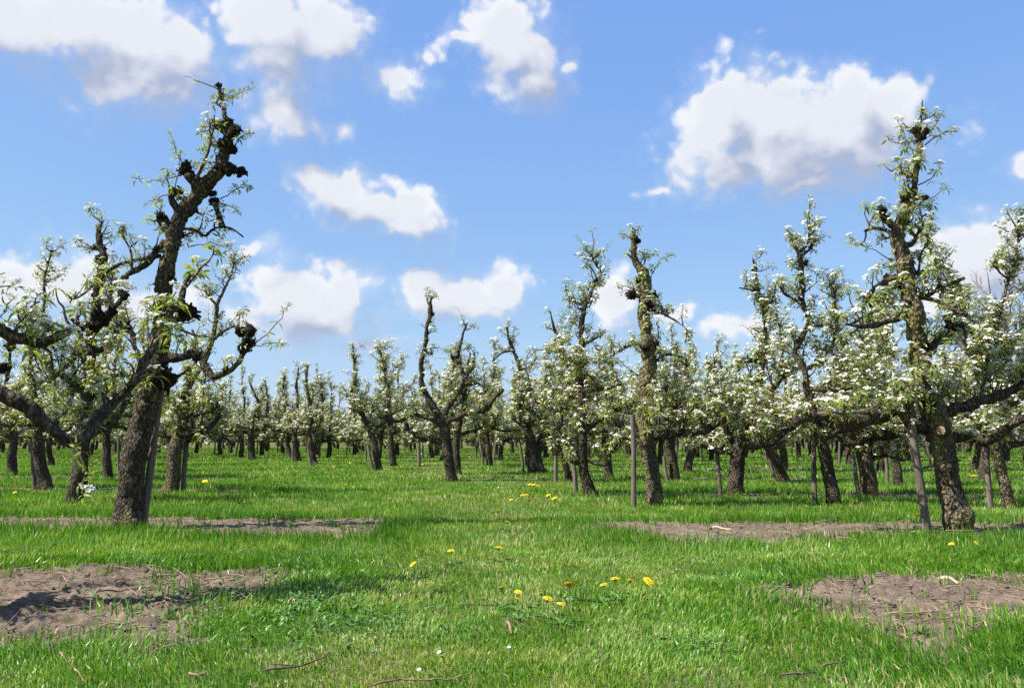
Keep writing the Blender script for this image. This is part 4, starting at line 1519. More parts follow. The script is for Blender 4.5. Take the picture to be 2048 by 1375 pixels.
def sawn_stub(x, y, Y, rw, axis, length):
    p = at_depth(x, y, Y) - base2
    ax = norm(axis)
    b = Buf()
    rad = rw * Y / F_PX
    tube(b, [p - ax * length, p - ax * length * .4, p], [rad * 1.35, rad * 1.1, rad], 18, 0.12, 14, 3, False)
    k = 18
    V = np.concatenate(b.v)[-k:]
    o = link('branch_stub', b.mesh('branch_stub', [BARK]), root2)
    c = Buf()
    V2 = V.mean(0) + (V - V.mean(0)) * 0.9 + ax * 0.002
    V3 = V.mean(0) + (V - V.mean(0)) * 0.5 + ax * 0.004
    cen = V.mean(0)
    c.add(np.vstack([V2, V3, V.mean(0)[None] + ax * 0.003]), [(k + i, k + (i + 1) % k, 2 * k) for i in range(k)], [(i, (i + 1) % k, k + (i + 1) % k, k + i) for i in range(k)])
    c.v = [v - cen.astype(np.float32) for v in c.v]
    f = link('sawn_face', c.mesh('sawn_face', [CUT_WOOD]), o, tuple(cen))
    f['label'] = 'pale round sawn branch end'


sawn_stub(1882, 860, 7.76, 9.5, (-0.55, -0.85, 0.12), 0.14)
sawn_stub(1814, 702, 7.84, 4.5, (-0.7, -0.7, 0.05), 0.07)
P_tie = [at_depth(1862, 934, 7.86) - base2, at_depth(1880, 926, 7.78) - base2, at_depth(1900, 922, 7.78) - base2, at_depth(1920, 919, 7.90) - base2, at_depth(1915, 921, 8.08) - base2, at_depth(1885, 926, 8.10) - base2, at_depth(1845, 936, 7.98) - base2]
bt = Buf()
C = catmull(np.array(P_tie), 0.03)
tube(bt, C, np.full(len(C), 0.0075), 6)
link('rubber_tie', bt.mesh('rubber_tie', [STRAP]), root2)['label'] = 'thin black rubber tie round the trunk'

# a large pear tree just outside the left edge: only its low limbs reach into view, its shadow falls on the near soil
YX = 4.9
tX = TreeMaker(77, 0, 1.0, 0.4, 0.12, 0.6)
bX2 = on_plane(-420, 1238)
baseX = np.array([bX2[0], bX2[1], 0.0])
YX = baseX[1]
trX = np.array([(0, 0, 0, .16), (0.01, 0, .15, .14), (0.02, 0, .5, .12), (0.03, 0.02, .9, .115), (0.06, 0, 1.3, .09), (0.13, 0, 1.7, .075), (0.22, .03, 2.1, .065), (0.26, .02, 2.5, .055), (0.36, 0, 2.9, .04), (0.38, 0, 3.2, .02), (0.40, 0, 3.4, .01)])
PX_, RX_ = tX.add_trunk(trX, True, 0.8, 12)
for pts, w0, w1, dy, gy in (
        ([(-420, 830), (-250, 745), (-120, 735), (0, 782), (60, 816), (110, 860), (152, 892), (182, 868), (200, 836), (232, 806), (276, 758), (303, 702), (320, 667), (337, 630), (357, 605), (367, 567), (377, 545)], 34, 10, 0.9, True),
        ([(-400, 760), (-250, 640), (-120, 610), (0, 655), (45, 677), (80, 688), (120, 672), (155, 655), (195, 645), (232, 612), (252, 590)], 29, 12, 0.7, False)):
    Lp = px_path(widths(pts, w0, w1), YX, baseX, 0.0, dy, tX.rng, 0.01)
    Lp[0][:3] = PX_[int(np.argmin(np.abs(PX_[:, 2] - (1.0 if gy else 1.25))))]
    tX.add_limb(Lp, 11, 0.55, 0.0, 0.9, grey=gy)
for (x, y, r) in ((100, 655, 14), (152, 650, 17), (205, 640, 24), (188, 650, 20), (250, 588, 13), (20, 690, 14), (5, 735, 16), (222, 622, 14)):
    p = at_depth(x, y, YX + 0.45) - baseX
    tX.knob.append((p - UP * 0.02, norm(UP + tX.rng.normal(0, .4, 3)), r * (YX + .45) / F_PX * 0.8, 1.0 + x))
for a, b, fl in (((-90, 640), (10, 545), 0), ((-60, 600), (28, 570), 0), ((-60, 660), (22, 602), 0), ((110, 850), (175, 985), 0)):
    shoot(tX, YX + 0.25, baseX, a, b, fl)
for (x, y) in ((160, 815), (185, 850), (60, 690), (110, 680), (170, 655), (310, 745), (10, 690)):
    p = at_depth(x, y, YX + 0.4) - baseX
    tX.blo.append((p, UP, 1.0, 0.3 * x))
    tX.leaf.append((p - UP * 0.02, UP, 1.0, 0.3 * x))
proc_limbs(tX, PX_, RX_, tX.rng, 5, 0.9, 1.9, 0.4, 0.65, per_m=14, uprights=0.0)
tX.build('pear_tree', baseX, 'thick dark limbs of a pear tree reaching in from the left edge', 'pear trees of the orchard')

# ------------------------------------------------------------------ the far rows
FARG = 'pear trees in the far rows'
protos = []
for k in range(9):
    t = proc_tree(900 + k * 13, 2, 3.1 + 0.05 * k, nl=4 + k % 3, knobby=0.12, bloom=0.72, dens=1.25, lsize=1.2)
    protos.append(t)
proto_roots = [None] * len(protos)
taken = [(HAND[k][2][0], HAND[k][2][1]) for k in HAND]
far_rng = np.random.default_rng(5)
far_spots = []
Yr = 12.6
# rows across the view, left open where the grass lane runs
row_y = [12.8, 16.9, 21.0, 25.2, 29.4, 33.6, 37.8, 42.0, 46.2, 50.6, 55.0, 61.0]
for Yv in row_y:
    half = 0.585 * Yv + 0.6
    sp = 2.5 if Yv < 28 else (1.9 if Yv < 45 else 2.4)
    x = -half + far_rng.uniform(0, sp)
    while x < half:
        px = 1024 + x / Yv * F_PX
        y0 = Yv + far_rng.uniform(-.5, .5)
        x0 = x + far_rng.uniform(-.35, .35)
        x += sp
        if Yv < 15 and -40 < px < 2100:
            continue
        if 380 < px < 735 and Yv < 31:
            continue
        if 735 <= px < 985 and Yv < 23:
            continue
        if Yv < 23 and (300 < px < 985):
            continue
        if any(abs(x0 - a) < 1.1 and abs(y0 - b) < 1.6 for a, b in taken):
            continue
        taken.append((x0, y0))
        far_spots.append((x0, y0))
REFS = [(255, 'the leaning left tree'), (90, 'the slender far left spire'), (345, 'the tree with the flared foot'), (505, 'the bare twisted leader'), (628, 'the two stemmed tree'), (752, 'the crooked S shaped tree'), (903, 'the lone dark tree'), (1075, 'the thick V shaped trunk'), (1180, 'the tree with two dark burrs'), (1307, 'the stout mossy trunk'), (1470, 'the split double trunk'), (1667, 'the fork topped tree'), (1740, 'the broad leaning trunk'), (1914, 'the tall right tree'), (2018, 'the right edge blossom tree')]
ORD = ['nearest', 'second', 'third', 'fourth', 'fifth', 'sixth', 'seventh', 'eighth', 'ninth', 'tenth']


def far_ref(x0, y0):
    px = 1024 + x0 / y0 * F_PX
    rx, rn = min(REFS, key=lambda r: abs(r[0] - px))
    side = 'left of' if px < rx - 14 else ('right of' if px > rx + 14 else 'straight behind')
    return side, rn


far_spots.sort(key=lambda q: q[1])
seen_refs = {}
far_names = []
for (x0, y0) in far_spots:
    sd, rn = far_ref(x0, y0)
    k = seen_refs.get((sd, rn), 0)
    seen_refs[(sd, rn)] = k + 1
    if k < 6 and y0 < 40:
        far_names.append((sd, rn, ORD[k]))
    else:
        far_names.append((sd, rn, None))
for i, (x0, y0) in enumerate(far_spots):
    sd, rn, od = far_names[i]
    if od:
        flabel = '%s blossoming pear tree of the rows behind, %s %s' % (od, sd, rn)
        slabel = 'stake of the %s back row tree %s %s' % (od, sd, rn)
    else:
        flabel = 'small blossoming pear tree in the farthest rows %s %s' % (sd, rn)
        slabel = 'thin stake in the farthest rows %s %s' % (sd, rn)
    k = int(far_rng.integers(len(protos)))
    s = far_rng.uniform(0.9, 1.12)
    sc = (s, s, s * far_rng.uniform(0.92, 1.08))
    rz = far_rng.uniform(0, 6.28)
    if proto_roots[k] is None:
        proto_roots[k] = protos[k].build('pear_tree', (x0, y0, 0), flabel, FARG)
        proto_roots[k].rotation_euler = (0, 0, rz)
        proto_roots[k].scale = sc
    else:
        copy_tree(proto_roots[k], (x0, y0, 0), rz, sc, flabel)
    if y0 < 48 and far_rng.random() < 0.8:
        ax = x0 - far_rng.uniform(0.16, 0.34)
        stake_world(np.array([ax, y0 - 0.1, 0]), np.array([far_rng.normal(0, .06), 0.02, far_rng.uniform(0.75, 1.0)]), 0.032, slabel, 'stakes in the far rows')

# ------------------------------------------------------------------ stakes beside the nearer trees
for p0, p1, w, lb in [
    ((283, 1056), (324, 775), 15, 'dark leaning stake pressed against the right side of the leaning left tree'),
    ((1853, 1066), (1817, 790), 17, 'tall grey weathered stake leaning left beside the tall right tree'),
    ((366, 986), (374, 872), 10, 'stake beside the flared foot of the tree right of the leaning tree'),
    ((70, 981), (64, 880), 9, 'stake left of the slender leafy tree at far left'),
    ((1269, 1013), (1265, 829), 10, 'upright grey stake left of the stout mossy trunk'),
    ((1112, 964), (1110, 795), 8, 'pale stake left of the slim leaning tree, behind the blossom spire'),
    ((1152, 985), (1140, 850), 9, 'stake just left of the tree with two dark burrs'),
    ((1440, 992), (1434, 885), 9, 'stake left of the split double trunk'),
    ((1630, 1008), (1627, 880), 10, 'stake left of the fork topped tree'),
    ((1719, 993), (1704, 905), 9, 'leaning stake left of the broad leaning trunk'),
    ((1983, 1017), (1966, 860), 11, 'stake left of the blossom tree at the right edge'),
    ((1776, 969), (1770, 895), 7, 'thin stake left of the dark trunk near the tall right tree'),
    ((1552, 966), (1534, 905), 7, 'leaning stake beside the slanting small tree'),
    ((1334, 963), (1328, 912), 7, 'short stake behind the stout mossy trunk on its right'),
    ((746, 940), (736, 890), 6, 'leaning stake by the crooked S shaped tree'),
    ((624, 934), (614, 890), 5, 'leaning stake by the two stemmed tree'),
    ((586, 923), (585, 880), 5, 'stake left of the short tree beside the two stemmed one'),
    ((497, 921), (496, 880), 4, 'stake left of the tree with the bare twisted leader'),
    ((1047, 944), (1040, 885), 6, 'dark stake left of the thick V shaped trunk'),
    ((838, 934), (838, 885), 7, 'stake left of the lone dark tree'),
]:
    stake(p0, p1, w, None, lb, 'stakes beside the nearer trees')

# ------------------------------------------------------------------ bare tall trees behind the orchard on the right
def bare_tree(seed, loc, H, spread, label):
    rng = np.random.default_rng(seed)
    b = Buf()
    tr = Buf()
    root = link('bare_tree', None, None, loc)
    tag(root, label, 'tree', 'bare trees behind the orchard')
    P = catmull(np.array([(0, 0, -0.1, H * .022), (0.05, 0, H * .2, H * .018), (0, .1, H * .5, H * .012), (.1, 0, H * .8, H * .006), (0, 0, H, H * .002)]), H / 20)
    tube(tr, P[:, :3], P[:, 3], 8, .1, 3, seed)

    def br(p, d, L, r, lev):
        n = 5 if lev < 2 else 3
        pts = [p]
        for i in range(n - 1):
            d = norm(d + rng.normal(0, .12, 3) + UP * .10)
            pts.append(pts[-1] + d * L / (n - 1))
        tube(b, pts, np.linspace(r, r * .45, n), 3 if lev > 0 else 5, cap=False)
        if lev < 3:
            for k in range(6 if lev < 2 else 4):
                j = rng.integers(1, n)
                br(pts[j], norm(d + rng.normal(0, .45, 3)), L * rng.uniform(.38, .62), r * .5, lev + 1)
    for k in range(13):
        i = rng.integers(int(len(P) * .22), len(P) - 1)
        a = rng.uniform(0, 6.28)
        f = 1 - 0.75 * P[i, 2] / H
        br(P[i, :3], norm([math.cos(a), math.sin(a), 0.9]), spread * f * rng.uniform(.7, 1.1), P[i, 3] * .5 + .012, 0)
    link('trunk', tr.mesh('trunk', [TWIG]), root)
    link('branches', b.mesh('branches', [BARE]), root)['kind'] = 'stuff'


BARE = flat_mat('bare_twigs', (0.17, 0.13, 0.125), 0.9, 0.1, 0.2, 5)
for sd, x, yt, D, lb in ((1, 1975, 545, 44, 'bare purplish grey tree showing behind the blossom at the right edge'), (2, 1925, 655, 48, 'lower bare tree just right of the tall right trunk'), (3, 1755, 600, 46, 'bare tree top behind the blossom left of the tall right trunk')):
    top = at_depth(x, yt, D)
    bare_tree(sd, (top[0], D, 0), top[2], top[2] * .34, lb)

# the last orchard rows merge into one pale mass, a dark hedge closes the field behind them
def far_mass():
    rng = np.random.default_rng(77)
    b = Buf()
    n = 5200
    x = rng.uniform(-58, 58, n)
    row = rng.integers(0, 4, n)
    hgt = 1.9 + 1.5 * fbm(np.stack([x * 0.55, row * 9.0, np.zeros(n)], 1), 3, 5)
    P = np.stack([x, 67 + row * 4.2 + rng.normal(0, .35, n), 0.75 + rng.uniform(0, 1, n) ** 1.3 * (hgt - 0.75)], 1)
    for k in range(4):
        lc, bc = LC_FAR[k], BC_FAR[k]
        sel = P[k::4]
        M = [rot_to(UP + rng.normal(0, .5, 3), rng.uniform(0, 6)) for _ in sel]
        place(b, lc, sel, M, rng.uniform(3.2, 5.0, len(sel)), rng)
        q = Buf()
        q.add(np.concatenate(bc.v), np.concatenate(bc.t), None, 0.7, 1)
        sub = rng.random(len(sel)) < 0.5
        place(b, q, sel[sub] + [0, 0, .1], [m for m, f in zip(M, sub) if f], rng.uniform(2.4, 3.4, sub.sum()), rng)
    for r in range(4):
        for xx in np.arange(-56, 56, 2.4):
            q = np.array([xx + rng.normal(0, .4), 67 + r * 4.2 + rng.normal(0, .3), -.05])
            k = len(b.tm)
            tube(b, [q, q + [rng.normal(0, .05), 0, .5], q + [rng.normal(0, .12), 0, 1.1], q + [rng.normal(0, .2), 0, 2.4]], [.13, .11, .09, .03], 6, mat=2)
    o = link('far_orchard', b.mesh('far_orchard', [LEAF, PETAL, BARK], False))
    tag(o, 'last orchard rows on the horizon, merging into one pale mass', 'orchard', None, 'stuff')
    b = Buf()
    n = 1500
    x = rng.uniform(-110, 110, n)
    hgt = 1.5 + 1.6 * fbm(np.stack([x * 0.06, np.zeros(n), np.zeros(n)], 1), 3, 5)
    P = np.stack([x, 110 + rng.uniform(-3, 3, n), rng.uniform(0, 1, n) ** 0.8 * hgt], 1)
    for k in range(3):
        V, F = ICO0
        V = V * (0.55 + 0.9 * fbm(V * 2 + k * 7, 3, k))[:, None]
        src = Buf()
        src.add(V, F)
        sel = P[k::3]
        place(b, src, sel, [rot_to(rng.normal(0, 1, 3)) for _ in sel], rng.uniform(0.5, 1.1, len(sel)), rng)
    o = link('far_hedge', b.mesh('far_hedge', [flat_mat('far_foliage', (0.075, 0.095, 0.07), 0.95, 0.05, 0.4, 0.8)], False))
    tag(o, 'low dark hedge line on the horizon beyond the orchard', 'hedge', None, 'stuff')


far_mass()

# ------------------------------------------------------------------ grass
def lushness(x, y):
    """taller and darker along the strips, short in the lane"""
    s = soil_sdf(x, y, False)
    side = np.clip(1.0 + s / 0.75, 0, 1)
    n = fbm(xy3(x, y, 0.9), 3, 91)
    lane = np.exp(-((x - (-0.12 * y + 1.1)) / 1.7) ** 2)
    off_lane = np.clip(1 - lane, 0, 1)
    return np.clip(0.20 + 0.55 * side + 0.55 * (n - 0.45) + 0.35 * off_lane * np.clip((y - 4.2) / 2, 0, 1), 0.05, 1.25)


def scatter(y0, y1, per_m2, rng):
    area_n = 0
    out = []
    m = 1.3
    wmax = 0.585 * y1 + m
    n = int((y1 - y0) * 2 * wmax * per_m2)
    y = rng.uniform(y0, y1, n)
    x = rng.uniform(-wmax, wmax, n)
    k = np.abs(x) < 0.585 * y + m
    return x[k], y[k]


def grass_patch(buf, x, y, rng, segs, hmul, wmul):
    s = soil_sdf(x, y)
    clump = fbm(xy3(x, y, 7.0), 3, 17)
    keep = (s < -0.02) | ((s < 0.22) & (rng.random(len(x)) < 0.34 * np.clip(1 - s / 0.22, 0, 1))) | ((s < 0.6) & (clump > 0.59) & (rng.random(len(x)) < 0.15))
    # thin worn spots in the lane
    worn = fbm(xy3(x, y, 2.2), 3, 55)
    keep &= ~((worn < 0.30) & (rng.random(len(x)) < 0.6))
    x, y, s, clump = x[keep], y[keep], s[keep], clump[keep]
    lu = lushness(x, y)
    patch = fbm(xy3(x, y, 4.5), 3, 88)
    n = len(x)
    h = (0.018 + 0.052 * lu) * (0.5 + 1.0 * clump) * rng.uniform(0.55, 1.35, n) * hmul
    w = rng.uniform(0.0016, 0.0032, n) * wmul
    a = rng.uniform(0, 2 * math.pi, n)
    big = fbm(xy3(x, y, 1.7), 2, 44) * 9.0
    lean = rng.uniform(0.05, 0.75, n) * h
    la = big + rng.normal(0, 1.0, n)
    sx, sy = np.cos(a) * w, np.sin(a) * w
    lx, ly = np.cos(la) * lean, np.sin(la) * lean
    r = np.clip(0.66 - 0.50 * (lu - 0.4) + 0.5 * (patch - 0.5) + rng.normal(0, 0.20, n), 0, 0.96)
    dry = rng.random(n) < (0.024 + 0.27 * np.clip((fbm(xy3(x, y, 1.5), 4, 66) - 0.54) / 0.16, 0, 1) * np.clip(1.1 - lu, 0, 1))
    r = np.where(dry, 1.0, r)
    z0 = np.where(s > 0, 0.012, 0.0)
    if segs == 2:
        V = np.empty((n, 5, 3))
        V[:, 0] = np.stack([x - sx, y - sy, z0], 1)
        V[:, 1] = np.stack([x + sx, y + sy, z0], 1)
        V[:, 2] = np.stack([x + sx * .8 + lx * .3, y + sy * .8 + ly * .3, z0 + h * .58], 1)
        V[:, 3] = np.stack([x - sx * .8 + lx * .3, y - sy * .8 + ly * .3, z0 + h * .58], 1)
        V[:, 4] = np.stack([x + lx, y + ly, z0 + h * (1 - 0.25 * lean / h)], 1)
        o = (np.arange(n) * 5)[:, None]
        buf.add(V.reshape(-1, 3), np.concatenate([o + [3, 2, 4]]), np.concatenate([o + [0, 1, 2, 3]]), np.repeat(r, 5))
    else:
        V = np.empty((n, 3, 3))
        V[:, 0] = np.stack([x - sx, y - sy, z0], 1)
        V[:, 1] = np.stack([x + sx, y + sy, z0], 1)
        V[:, 2] = np.stack([x + lx * .8, y + ly * .8, z0 + h], 1)
        o = (np.arange(n) * 3)[:, None]
        buf.add(V.reshape(-1, 3), o + [0, 1, 2], None, np.repeat(r, 3))


grng = np.random.default_rng(123)
for nm, bands in (('grass', [(2.3, 4.2, 8500, 2, 1.0, 1.05), (4.2, 6.5, 4700, 2, 1.0, 1.3), (6.5, 10.5, 2300, 1, 1.05, 2.0), (10.5, 17, 900, 1, 1.1, 3.2), (17, 30, 260, 1, 1.15, 5.5), (30, 60, 60, 1, 1.2, 11.0)]),):
    b = Buf()
    for (y0, y1, d, sg, hm, wm) in bands:
        x, y = scatter(y0, y1, d, grng)
        grass_patch(b, x, y, grng, sg, hm, wm)
    o = link(nm, b.mesh(nm, [GRASS], False))
    tag(o, 'spring grass of the orchard lane, short in the middle and longer along the strips', 'grass', None, 'stuff')

# broad leaved weeds at the edge of the near soil and in the lane
WEED = flat_mat('weed_leaf', (0.062, 0.15, 0.02), 0.45, 0.45, 0.35, 6)
wb = Buf()
wrng = np.random.default_rng(9)
src = Buf()
Vw, Tw = leaf_geo(np.random.default_rng(3), True)
src.add(Vw * [1, 1.5, 1], Tw)
pos, Ms, scs = [], [], []
for (cx, cy, n, rx, ry) in ((600, 1195, 420, 75, 40), (500, 1235, 420, 120, 30), (680, 1215, 380, 90, 45), (760, 1230, 200, 120, 60), (1150, 1205, 120, 60, 25), (1400, 1300, 60, 50, 18), (400, 1200, 40, 120, 25), (1900, 1195, 30, 150, 30), (1560, 1165, 90, 60, 16), (300, 1180, 30, 150, 30)):
    for _ in range(n):
        q = on_plane(cx + wrng.normal(0, rx), cy + wrng.normal(0, ry))
        a, e = wrng.uniform(0, 6.28), wrng.uniform(0.1, 1.0)
        x = np.array([math.cos(a) * math.cos(e), math.sin(a) * math.cos(e), math.sin(e)])
        yv = norm(np.cross(UP, x))
        pos.append(q + UP * wrng.uniform(0.012, 0.035))
        Ms.append(np.stack([x, yv, np.cross(x, yv)], axis=1))
        scs.append(wrng.uniform(0.018, 0.042))
place(wb, src, pos, Ms, scs, wrng)
tag(link('weeds', wb.mesh('weeds', [WEED], False)), 'low broad leaved weeds at the edges of the near soil', 'weeds', None, 'stuff')

# litter of pruned twigs and wood chips on the bare soil
LITTER = flat_mat('dry_twig', (0.20, 0.145, 0.105), 0.9, 0.15, 0.45, 9)
lb_ = Buf()
lrng = np.random.default_rng(31)
for poly, n, smax in zip(SOIL_POLY[:6], (800, 700, 500, 500, 160, 160), (1, 1, 1.2, 1.2, 1.4, 1.4)):
    lo, hi = poly.min(0), poly.max(0)
    lo[0] = max(lo[0], -0.60 * hi[1] - 1)
    hi[0] = min(hi[0], 0.60 * hi[1] + 1)
    for _ in range(n):
        p = np.array([lrng.uniform(lo[0], hi[0]), lrng.uniform(lo[1], hi[1])])
        if soil_sdf(p[:1], p[1:])[0] < 0.02:
            continue
        a = lrng.uniform(0, 6.28)
        L = lrng.exponential(0.05) * smax + 0.02
        d = np.array([math.cos(a), math.sin(a), lrng.normal(0, .12)])
        q = np.array([p[0], p[1], 0.03])
        pts = [q, q + d * L * .5 + lrng.normal(0, .006, 3), q + d * L]
        r = lrng.uniform(0.0015, 0.004) * smax
        tube(lb_, pts, [r, r, r * .6], 4)
tag(link('twig_litter', lb_.mesh('twig_litter', [LITTER])), 'small dry twigs and chips scattered over the bare soil', 'twigs', None, 'stuff')

# soil clods lying on the near strips
cb = Buf()
Vc, Fc = ICO1
for k in range(4):
    s0 = Buf()
    s0.add(Vc * (0.55 + 0.9 * fbm(Vc * 1.8 + 11 * k, 3, k + 40))[:, None] * [1, 1, .7], Fc)
    pos, scs = [], []
    for poly, n in zip(SOIL_POLY[:4], (60, 30, 20, 20)):
        lo, hi = poly.min(0), poly.max(0)
        lo[0] = max(lo[0], -0.60 * hi[1] - 1)
        hi[0] = min(hi[0], 0.60 * hi[1] + 1)
        pp = lrng.uniform(lo, hi, (n, 2))
        ok = soil_sdf(pp[:, 0], pp[:, 1]) > 0.03
        for p in pp[ok]:
            pos.append([p[0], p[1], 0.02 + lrng.uniform(0, .012)])
            scs.append(min(0.02, 0.004 + lrng.exponential(0.004)))
    place(cb, s0, pos, [rot_to(UP + lrng.normal(0, .4, 3), lrng.uniform(0, 6)) for _ in pos], scs, lrng)
tag(link('soil_clods', cb.mesh('soil_clods', [SOIL])), 'small crumbled clods on the near bare soil', 'clods', None, 'stuff')

# ------------------------------------------------------------------ sticks lying about
def stick(name, pts, w, label, mat, cat='stick', z=0.026, fork=None):
    P = np.array([on_plane(x, y, z) for x, y in pts])
    base = P[0].copy()
    d = P[0][1]
    r = w * 0.38 * d / F_PX
    C = catmull(P - base, 0.02)
    C[:, 2] += (fbm(np.stack([np.arange(len(C)) * .3, np.zeros(len(C)), np.full(len(C), d)], 1), 2, 3) - .5) * 0.02
    b = Buf()
    R_ = np.linspace(r, r * .6, len(C))
    R_[0] *= .6
    tube(b, C, R_, 8, 0.45, 45, int(d * 100))
    o = link(name, b.mesh(name, [mat]), None, tuple(base))
    tag(o, label, cat, 'fallen sticks')
    if fork:
        i = int(len(C) * .45)
        b2 = Buf()
        q = np.array([C[i], on_plane(*fork, z + .02) - base])
        tube(b2, catmull(q, .03), np.linspace(r * .7, r * .4, len(catmull(q, .03))), 6, .2, 30, 5)
        link('side_twig', b2.mesh('side_twig', [mat]), o)
    return o


STICK_DARK = flat_mat('stick_dark', (0.10, 0.075, 0.06), 0.85, 0.2, 0.4, 40)
STICK_TAN = flat_mat('stick_tan', (0.20, 0.135, 0.09), 0.9, 0.1, 0.5, 60)
STICK_PALE = flat_mat('stick_pale', (0.42, 0.32, 0.22), 0.9, 0.1, 0.4, 50)
for pts, w, lb, m, fk in [
    ([(118, 1306), (145, 1330), (172, 1364)], 5, 'tan stick lying in the grass at the lower left', STICK_TAN, None),
    ([(525, 1342), (560, 1338), (610, 1328), (658, 1306)], 6, 'long dark stick in the grass below the left soil strip', STICK_DARK, (540, 1326)),
    ([(740, 1372), (800, 1360), (860, 1358), (930, 1352)], 6, 'brown stick half hidden in grass at the bottom centre', STICK_TAN, None),
    ([(1722, 1155), (1732, 1178), (1752, 1196), (1790, 1206)], 6, 'curved dark branch lying on the right soil strip', STICK_DARK, (1700, 1160)),
    ([(1878, 1155), (1900, 1158), (1916, 1163)], 10, 'thick short stick with a pale broken end on the right soil strip', STICK_PALE, None),
    ([(1914, 1134), (1940, 1147), (1968, 1158)], 5, 'straight twig across the grass edge above the right soil strip', STICK_DARK, None),
    ([(1858, 1197), (1920, 1201), (2000, 1208)], 5, 'long thin twig lying across the right soil strip', STICK_DARK, (1900, 1215)),
    ([(1822, 1272), (1840, 1262), (1858, 1254)], 9, 'stubby dark stick at the lower point of the right soil strip', STICK_DARK, None),
    ([(1560, 1350), (1600, 1348), (1630, 1344)], 7, 'dark twig in the grass at the lower right', STICK_DARK, None),
    ([(1014, 1243), (1019, 1252), (1023, 1262)], 8, 'small piece of reddish bark in the grass below the dandelions', STICK_TAN, None),
    ([(1424, 1052), (1445, 1055), (1462, 1058)], 5, 'pale stick on the far right soil strip', STICK_PALE, None),
    ([(1822, 1064), (1838, 1063)], 9, 'white wood chip at the foot of the tall grey stake', STICK_PALE, None),
    ([(378, 1346), (390, 1352), (404, 1350), (417, 1341)], 9, 'curled brown dead leaf shaped bark scrap in the lower left grass', STICK_TAN, None),
    ([(185, 1185), (250, 1178), (300, 1172)], 5, 'thin twig lying on the left soil strip', STICK_DARK, None),
    ([(1640, 1335), (1690, 1320)], 6, 'tan twig slanting in the grass below the right soil strip', STICK_TAN, None),
]:
    stick('stick', pts, w, lb, m, fork=fk)

# ------------------------------------------------------------------ dandelions and daisies
DAND = flat_mat('dandelion_yellow', (0.86, 0.60, 0.012), 0.7, 0.2, 0.12, 60)
DSTEM = flat_mat('dandelion_stem', (0.16, 0.20, 0.06), 0.6, 0.3, 0.2, 20)
DLEAF = flat_mat('dandelion_leaf', (0.055, 0.14, 0.022), 0.5, 0.4, 0.3, 15)


def dandelion_meshes(seed):
    rng = np.random.default_rng(seed)
    h = Buf()
    for ring, (n, r, z, e) in enumerate(((26, 1.0, 0.0, 0.12), (20, 0.8, 0.08, 0.40), (14, 0.52, 0.14, 0.8), (8, 0.28, 0.18, 1.2))):
        for k in range(n):
            a = k * 2 * math.pi / n + rng.uniform(-.12, .12)
            L = r * rng.uniform(0.85, 1.1)
            u = np.array([math.cos(a), math.sin(a), 0])
            v = np.array([-math.sin(a), math.cos(a), 0])
            tip = u * L * math.cos(e) + UP * (z + L * math.sin(e) * .55)
            m = u * L * .5 + UP * (z + L * .3 * math.sin(e) + .06)
            w = 0.10
            h.add([u * .06 + UP * z, m + v * w, tip + v * w * .7, tip - v * w * .7, m - v * w], [(0, 1, 4)], [(1, 2, 3, 4)])
    s = Buf()
    tube(s, [(0, 0, -1.0), (0.02, 0.01, -.5), (0, 0, -0.02)], [0.05, 0.045, 0.055], 6)
    c = Buf()
    tube(c, [(0, 0, -0.55), (0, 0, -.3), (0, 0, 0.02)], [0.10, 0.28, 0.34], 8, 0.1, 3, seed)
    l = Buf()
    for k in range(6):
        a = k * 1.05 + rng.uniform(-.3, .3)
        u = np.array([math.cos(a), math.sin(a), 0])
        v = np.array([-math.sin(a), math.cos(a), 0])
        L = rng.uniform(0.07, 0.11)
        V, T = [], []
        for t in np.linspace(0, 1, 6):
            w = 0.012 * math.sin(math.pi * min(1, t * .9 + .08)) * (1.0 if int(t * 10) % 2 else 0.55)
            c0 = u * L * t + UP * (0.05 * t - 0.035 * t * t + .006)
            V += [c0 + v * w + UP * .004, c0, c0 - v * w + UP * .004]
        Q = []
        for t in range(5):
            i = t * 3
            Q += [(i, i + 1, i + 4, i + 3), (i + 1, i + 2, i + 5, i + 4)]
        l.add(V, None, Q)
    return h.mesh('flower_head', [DAND], False), s.mesh('stem', [DSTEM]), c.mesh('calyx', [DSTEM]), l.mesh('leaf_rosette', [DLEAF])


DM = [dandelion_meshes(i) for i in range(3)]
drng = np.random.default_rng(8)


def dandelion(x, y, w, label, group, hgt=0.075, leaves=True):
    w = w * 1.3
    p = on_plane(x, y, hgt)
    rad = w * 0.5 * p[1] / F_PX
    hd, st, ca, ro = DM[drng.integers(3)]
    root = link('dandelion', None, None, (p[0], p[1], 0))
    root.empty_display_size = .02
    tag(root, label, 'dandelion', group)
    tilt = (0.28 + drng.normal(0, .2), -0.15 + drng.normal(0, .2), drng.uniform(0, 6.28))
    o = link('flower_head', hd, root, (0, 0, hgt))
    o.scale = (rad,) * 3
    o.rotation_euler = tilt
    o = link('calyx', ca, root, (0, 0, hgt))
    o.scale = (rad,) * 3
    o.rotation_euler = tilt
    o = link('stem', st, root, (0, 0, hgt))
    o.scale = (0.045, 0.045, hgt)
    if leaves:
        link('leaf_rosette', ro, root)


